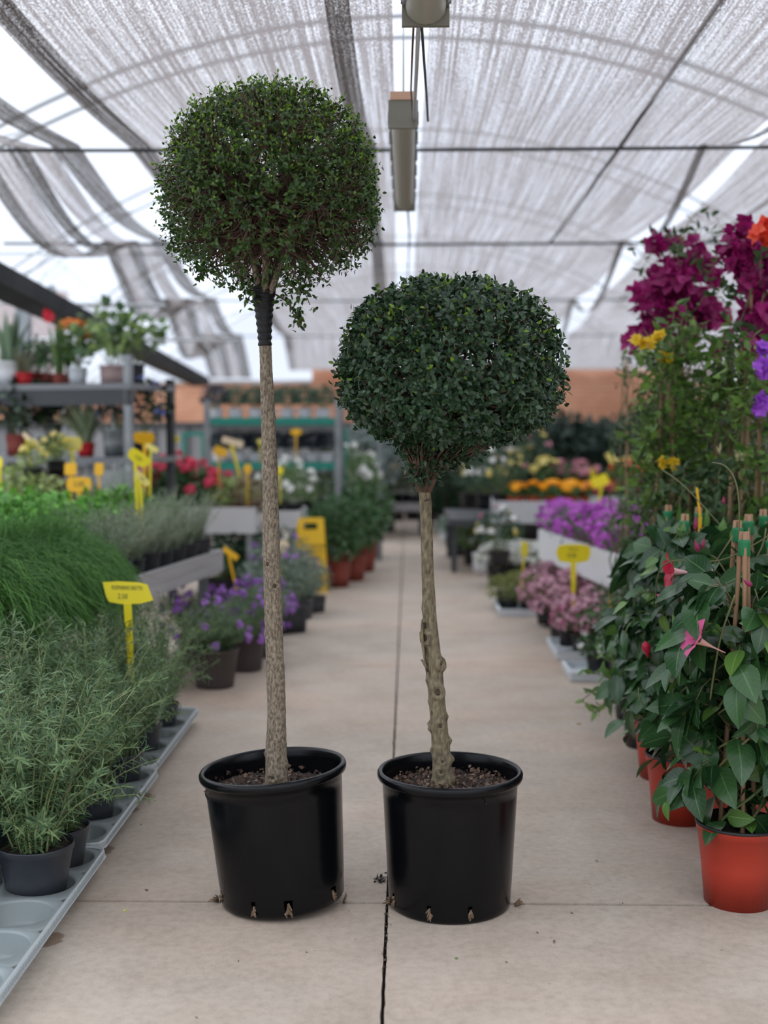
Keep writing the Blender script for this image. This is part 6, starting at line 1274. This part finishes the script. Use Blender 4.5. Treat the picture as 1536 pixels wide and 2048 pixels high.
# far end of the aisle
am = make('amber_blossom_plant', None, 'plant', (.1, .08, .14, BLK2), 316, bush=dict(m=leafm('dusky_olive_leaf', (.04, .06, .03), (.12, .15, .08)), sets=[(220, .2, .2, .28, lfs, .06, -.5, .4)]), flowers=[(5, .2, .2, .28, .03, 8, .04, leafm('amber_petal', (.55, .3, .06), (.7, .42, .12), .5, .2), dict(zmin=-.2))])
zt = ZY(1006, 15.5) - .055
for (px, Y, s_, l) in ((775, 15.8, 1.1, 'amber flowered plant on the dull bench at the aisle end, left'), (805, 15.9, 1.1, 'amber flowered plant on the dull bench, middle'), (835, 15.8, 1.0, 'amber flowered plant on the dull bench right behind the shorter trunk')): spawn(am, (XY(px, Y), Y, zt), px, s_, l, 'amber flowered plants at the aisle end')
CON = leafm('conifer_needle', (.012, .045, .018), (.04, .11, .04), .6, .05)
def conifer(seed):
    rr = np.random.RandomState(seed); r = thing('conifer_tree', None, 'tree', (0, 0, -50)); add_pot(r, .16, .13, .25, BLK2); n = 1500; t = rr.uniform(0, 1, n); a = rr.uniform(0, 6.28, n); q = .24 * np.sin(PI * (t * .8 + .18)) ** .6 * rr.uniform(.5, 1, n); p = np.stack([q * np.cos(a), q * np.sin(a), .22 + 1.0 * t], -1)
    m = MB(); place(m, lfs, p, nrm(p * [1, 1, 0] + [0, 0, .12]), rdir(n, rr), .07 * rr.uniform(.6, 1.2, n)); tag(m.build('foliage', CON, r), kind='stuff'); tubes(MB(), np.array([[0, 0, .2], [0, 0, .6], [0, 0, 1.1]]), .014, 7).build('trunk', TWIG, r); return r
cf = conifer(321)
for (px, Y, s_, l) in ((893, 16.5, 1.0, 'dark green conifer column right behind the shorter trunk at the aisle end'), (925, 17.0, 1.1, 'dark green conifer column second from the shorter trunk'), (868, 17.5, 1.05, 'dim conifer column behind the shorter trunk, farther back')): spawn(cf, (XY(px, Y), Y, 0), px, s_, l, 'conifer columns at the aisle end')
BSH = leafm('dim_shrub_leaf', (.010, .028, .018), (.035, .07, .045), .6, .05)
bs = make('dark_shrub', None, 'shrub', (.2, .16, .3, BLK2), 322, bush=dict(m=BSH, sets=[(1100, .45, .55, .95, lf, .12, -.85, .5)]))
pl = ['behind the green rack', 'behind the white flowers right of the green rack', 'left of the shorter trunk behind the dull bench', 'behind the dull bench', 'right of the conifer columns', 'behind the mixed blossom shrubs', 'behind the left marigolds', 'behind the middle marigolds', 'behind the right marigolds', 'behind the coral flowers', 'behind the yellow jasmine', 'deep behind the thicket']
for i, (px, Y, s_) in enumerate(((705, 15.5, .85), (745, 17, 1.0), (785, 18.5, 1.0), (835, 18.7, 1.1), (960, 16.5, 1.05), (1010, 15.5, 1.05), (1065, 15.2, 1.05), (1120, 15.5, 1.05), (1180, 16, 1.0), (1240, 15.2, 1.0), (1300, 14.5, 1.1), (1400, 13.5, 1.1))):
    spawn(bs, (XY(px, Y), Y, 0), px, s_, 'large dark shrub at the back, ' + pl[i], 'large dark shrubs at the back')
GSH = leafm('grey_blue_shrub_leaf', (.10, .14, .13), (.26, .32, .30), .6, .1)
g2 = make('pale_grey_shrub', None, 'shrub', (.15, .12, .2, BLK2), 323, bush=dict(m=GSH, sets=[(600, .35, .4, .8, lfs, .09, -.7, .5)]))
for (px, Y, s_, l) in ((735, 15.2, 1.25, 'pale grey shrub left of the aisle end above the bench'), (765, 16.4, 1.25, 'pale grey shrub behind the dull bench at the aisle end')): spawn(g2, (XY(px, Y), Y, .0), px, s_, l, 'pale grey shrubs at the back')
# ================================================================== LITTER ON THE FLOOR
LIT = mat('dry_crumb', (.05, .035, .025), .9, col2=(.16, .11, .07), island=True); YLF = mat('yellow_leaf', (.7, .62, .05), .6); GLF = mat('fallen_green_leaf', (.12, .18, .06), .6)
def litter(px, py, L_, m_, label, name='fallen_leaf', cat='leaf', seed=0, T=lfw, n=1, sp=0):
    g_ = G(px, py); rr = np.random.RandomState(seed + int(px)); m = MB()
    place(m, T, np.array([[rr.uniform(-sp, sp), rr.uniform(-sp, sp), .002 + rr.rand() * .004 * (n > 1)] for _ in range(n)]), rdir(n, rr) * [1, 1, .1], rdir(n, rr) * .3 + [0, 0, 1.], L_ * rr.uniform(.7, 1.2, n)); o = m.build(name, m_); o.location = (g_[0], g_[1], 0); return tag(o, label, cat)
litter(1164, 1449, .035, YLF, 'small yellow petal on the floor near the jasmine', 'fallen_petal', 'petal')
litter(253, 1822, .018, YLF, 'yellowish leaf lying by the floor joint left of the tilted tub')
litter(1190, 1723, .016, GLF, 'tiny green leaf on the floor between the shorter tree tub and the red pots')
litter(1143, 1828, .014, GLF, 'green crumb of leaf on the joint right of the shorter tree tub')
litter(912, 1916, .014, GLF, 'tiny green leaf in front of the upright tub')
for i, (px, py, L_, l) in enumerate(((1108, 1888, .014, 'brown leaf scrap on the front slab at right'), (1072, 1865, .012, 'brown scrap right of the upright tub foot'), (478, 1922, .010, 'brown crumb on the front slab left of the tubs'), (290, 1780, .016, 'dark scraps on the slab behind the joint at left'), (700, 1822, .008, 'dark crumb between the two tubs at the joint'), (1245, 1806, .009, 'brown crumb behind the joint at right'),
        (690, 1772, .008, 'dark crumb on the slab between the tubs'), (285, 1650, .010, 'dark scrap beside the trays'), (390, 2035, .010, 'dark crumb at the bottom of the picture'), (1180, 1770, .008, 'small dark crumb far right behind the joint'), (610, 1905, .008, 'crumb in front of the tilted tub'), (1010, 1925, .008, 'crumb in front of the upright tub, right side'))):
    litter(px, py, L_, LIT, l, 'plant_scrap', 'debris', i, lf)
g_ = G(762, 1762); rr = np.random.RandomState(77); m = MB(); place(m, lfs, rr.normal(size=(30, 3)) * [.012, .012, .003] + [0, 0, .006], rdir(30, rr), rdir(30, rr), .012); tubes(m, rr.normal(size=(7, 3, 3)) * [.014, .012, .003] + [0, 0, .006], .001, 4)
o = m.build('dirt_clump', mat('dark_debris', (.03, .025, .02), .9)); o.location = (g_[0], g_[1], 0); tag(o, 'dark clump of plant debris on the floor between the two tubs', 'debris')
g_ = G(775, 1800); m = MB(); n = 90; pos = np.stack([rr.normal(size=n) * .007, rr.uniform(-.5, .12, n), rr.uniform(-.008, .003, n)], -1); place(m, lfs, pos, rdir(n, rr), rdir(n, rr), rr.uniform(.004, .011, n)); o = m.build('joint_dirt', LIT); o.location = (JX, g_[1], 0); tag(o, 'crumbs of soil collected in the lengthwise floor joint between the tubs', 'dirt', kind='stuff')
# drop prototypes that were never placed
for o in list(bpy.data.objects):
    if o.parent is None and o.location.z < -10:
        for ch in list(o.children_recursive): bpy.data.objects.remove(ch)
        bpy.data.objects.remove(o)
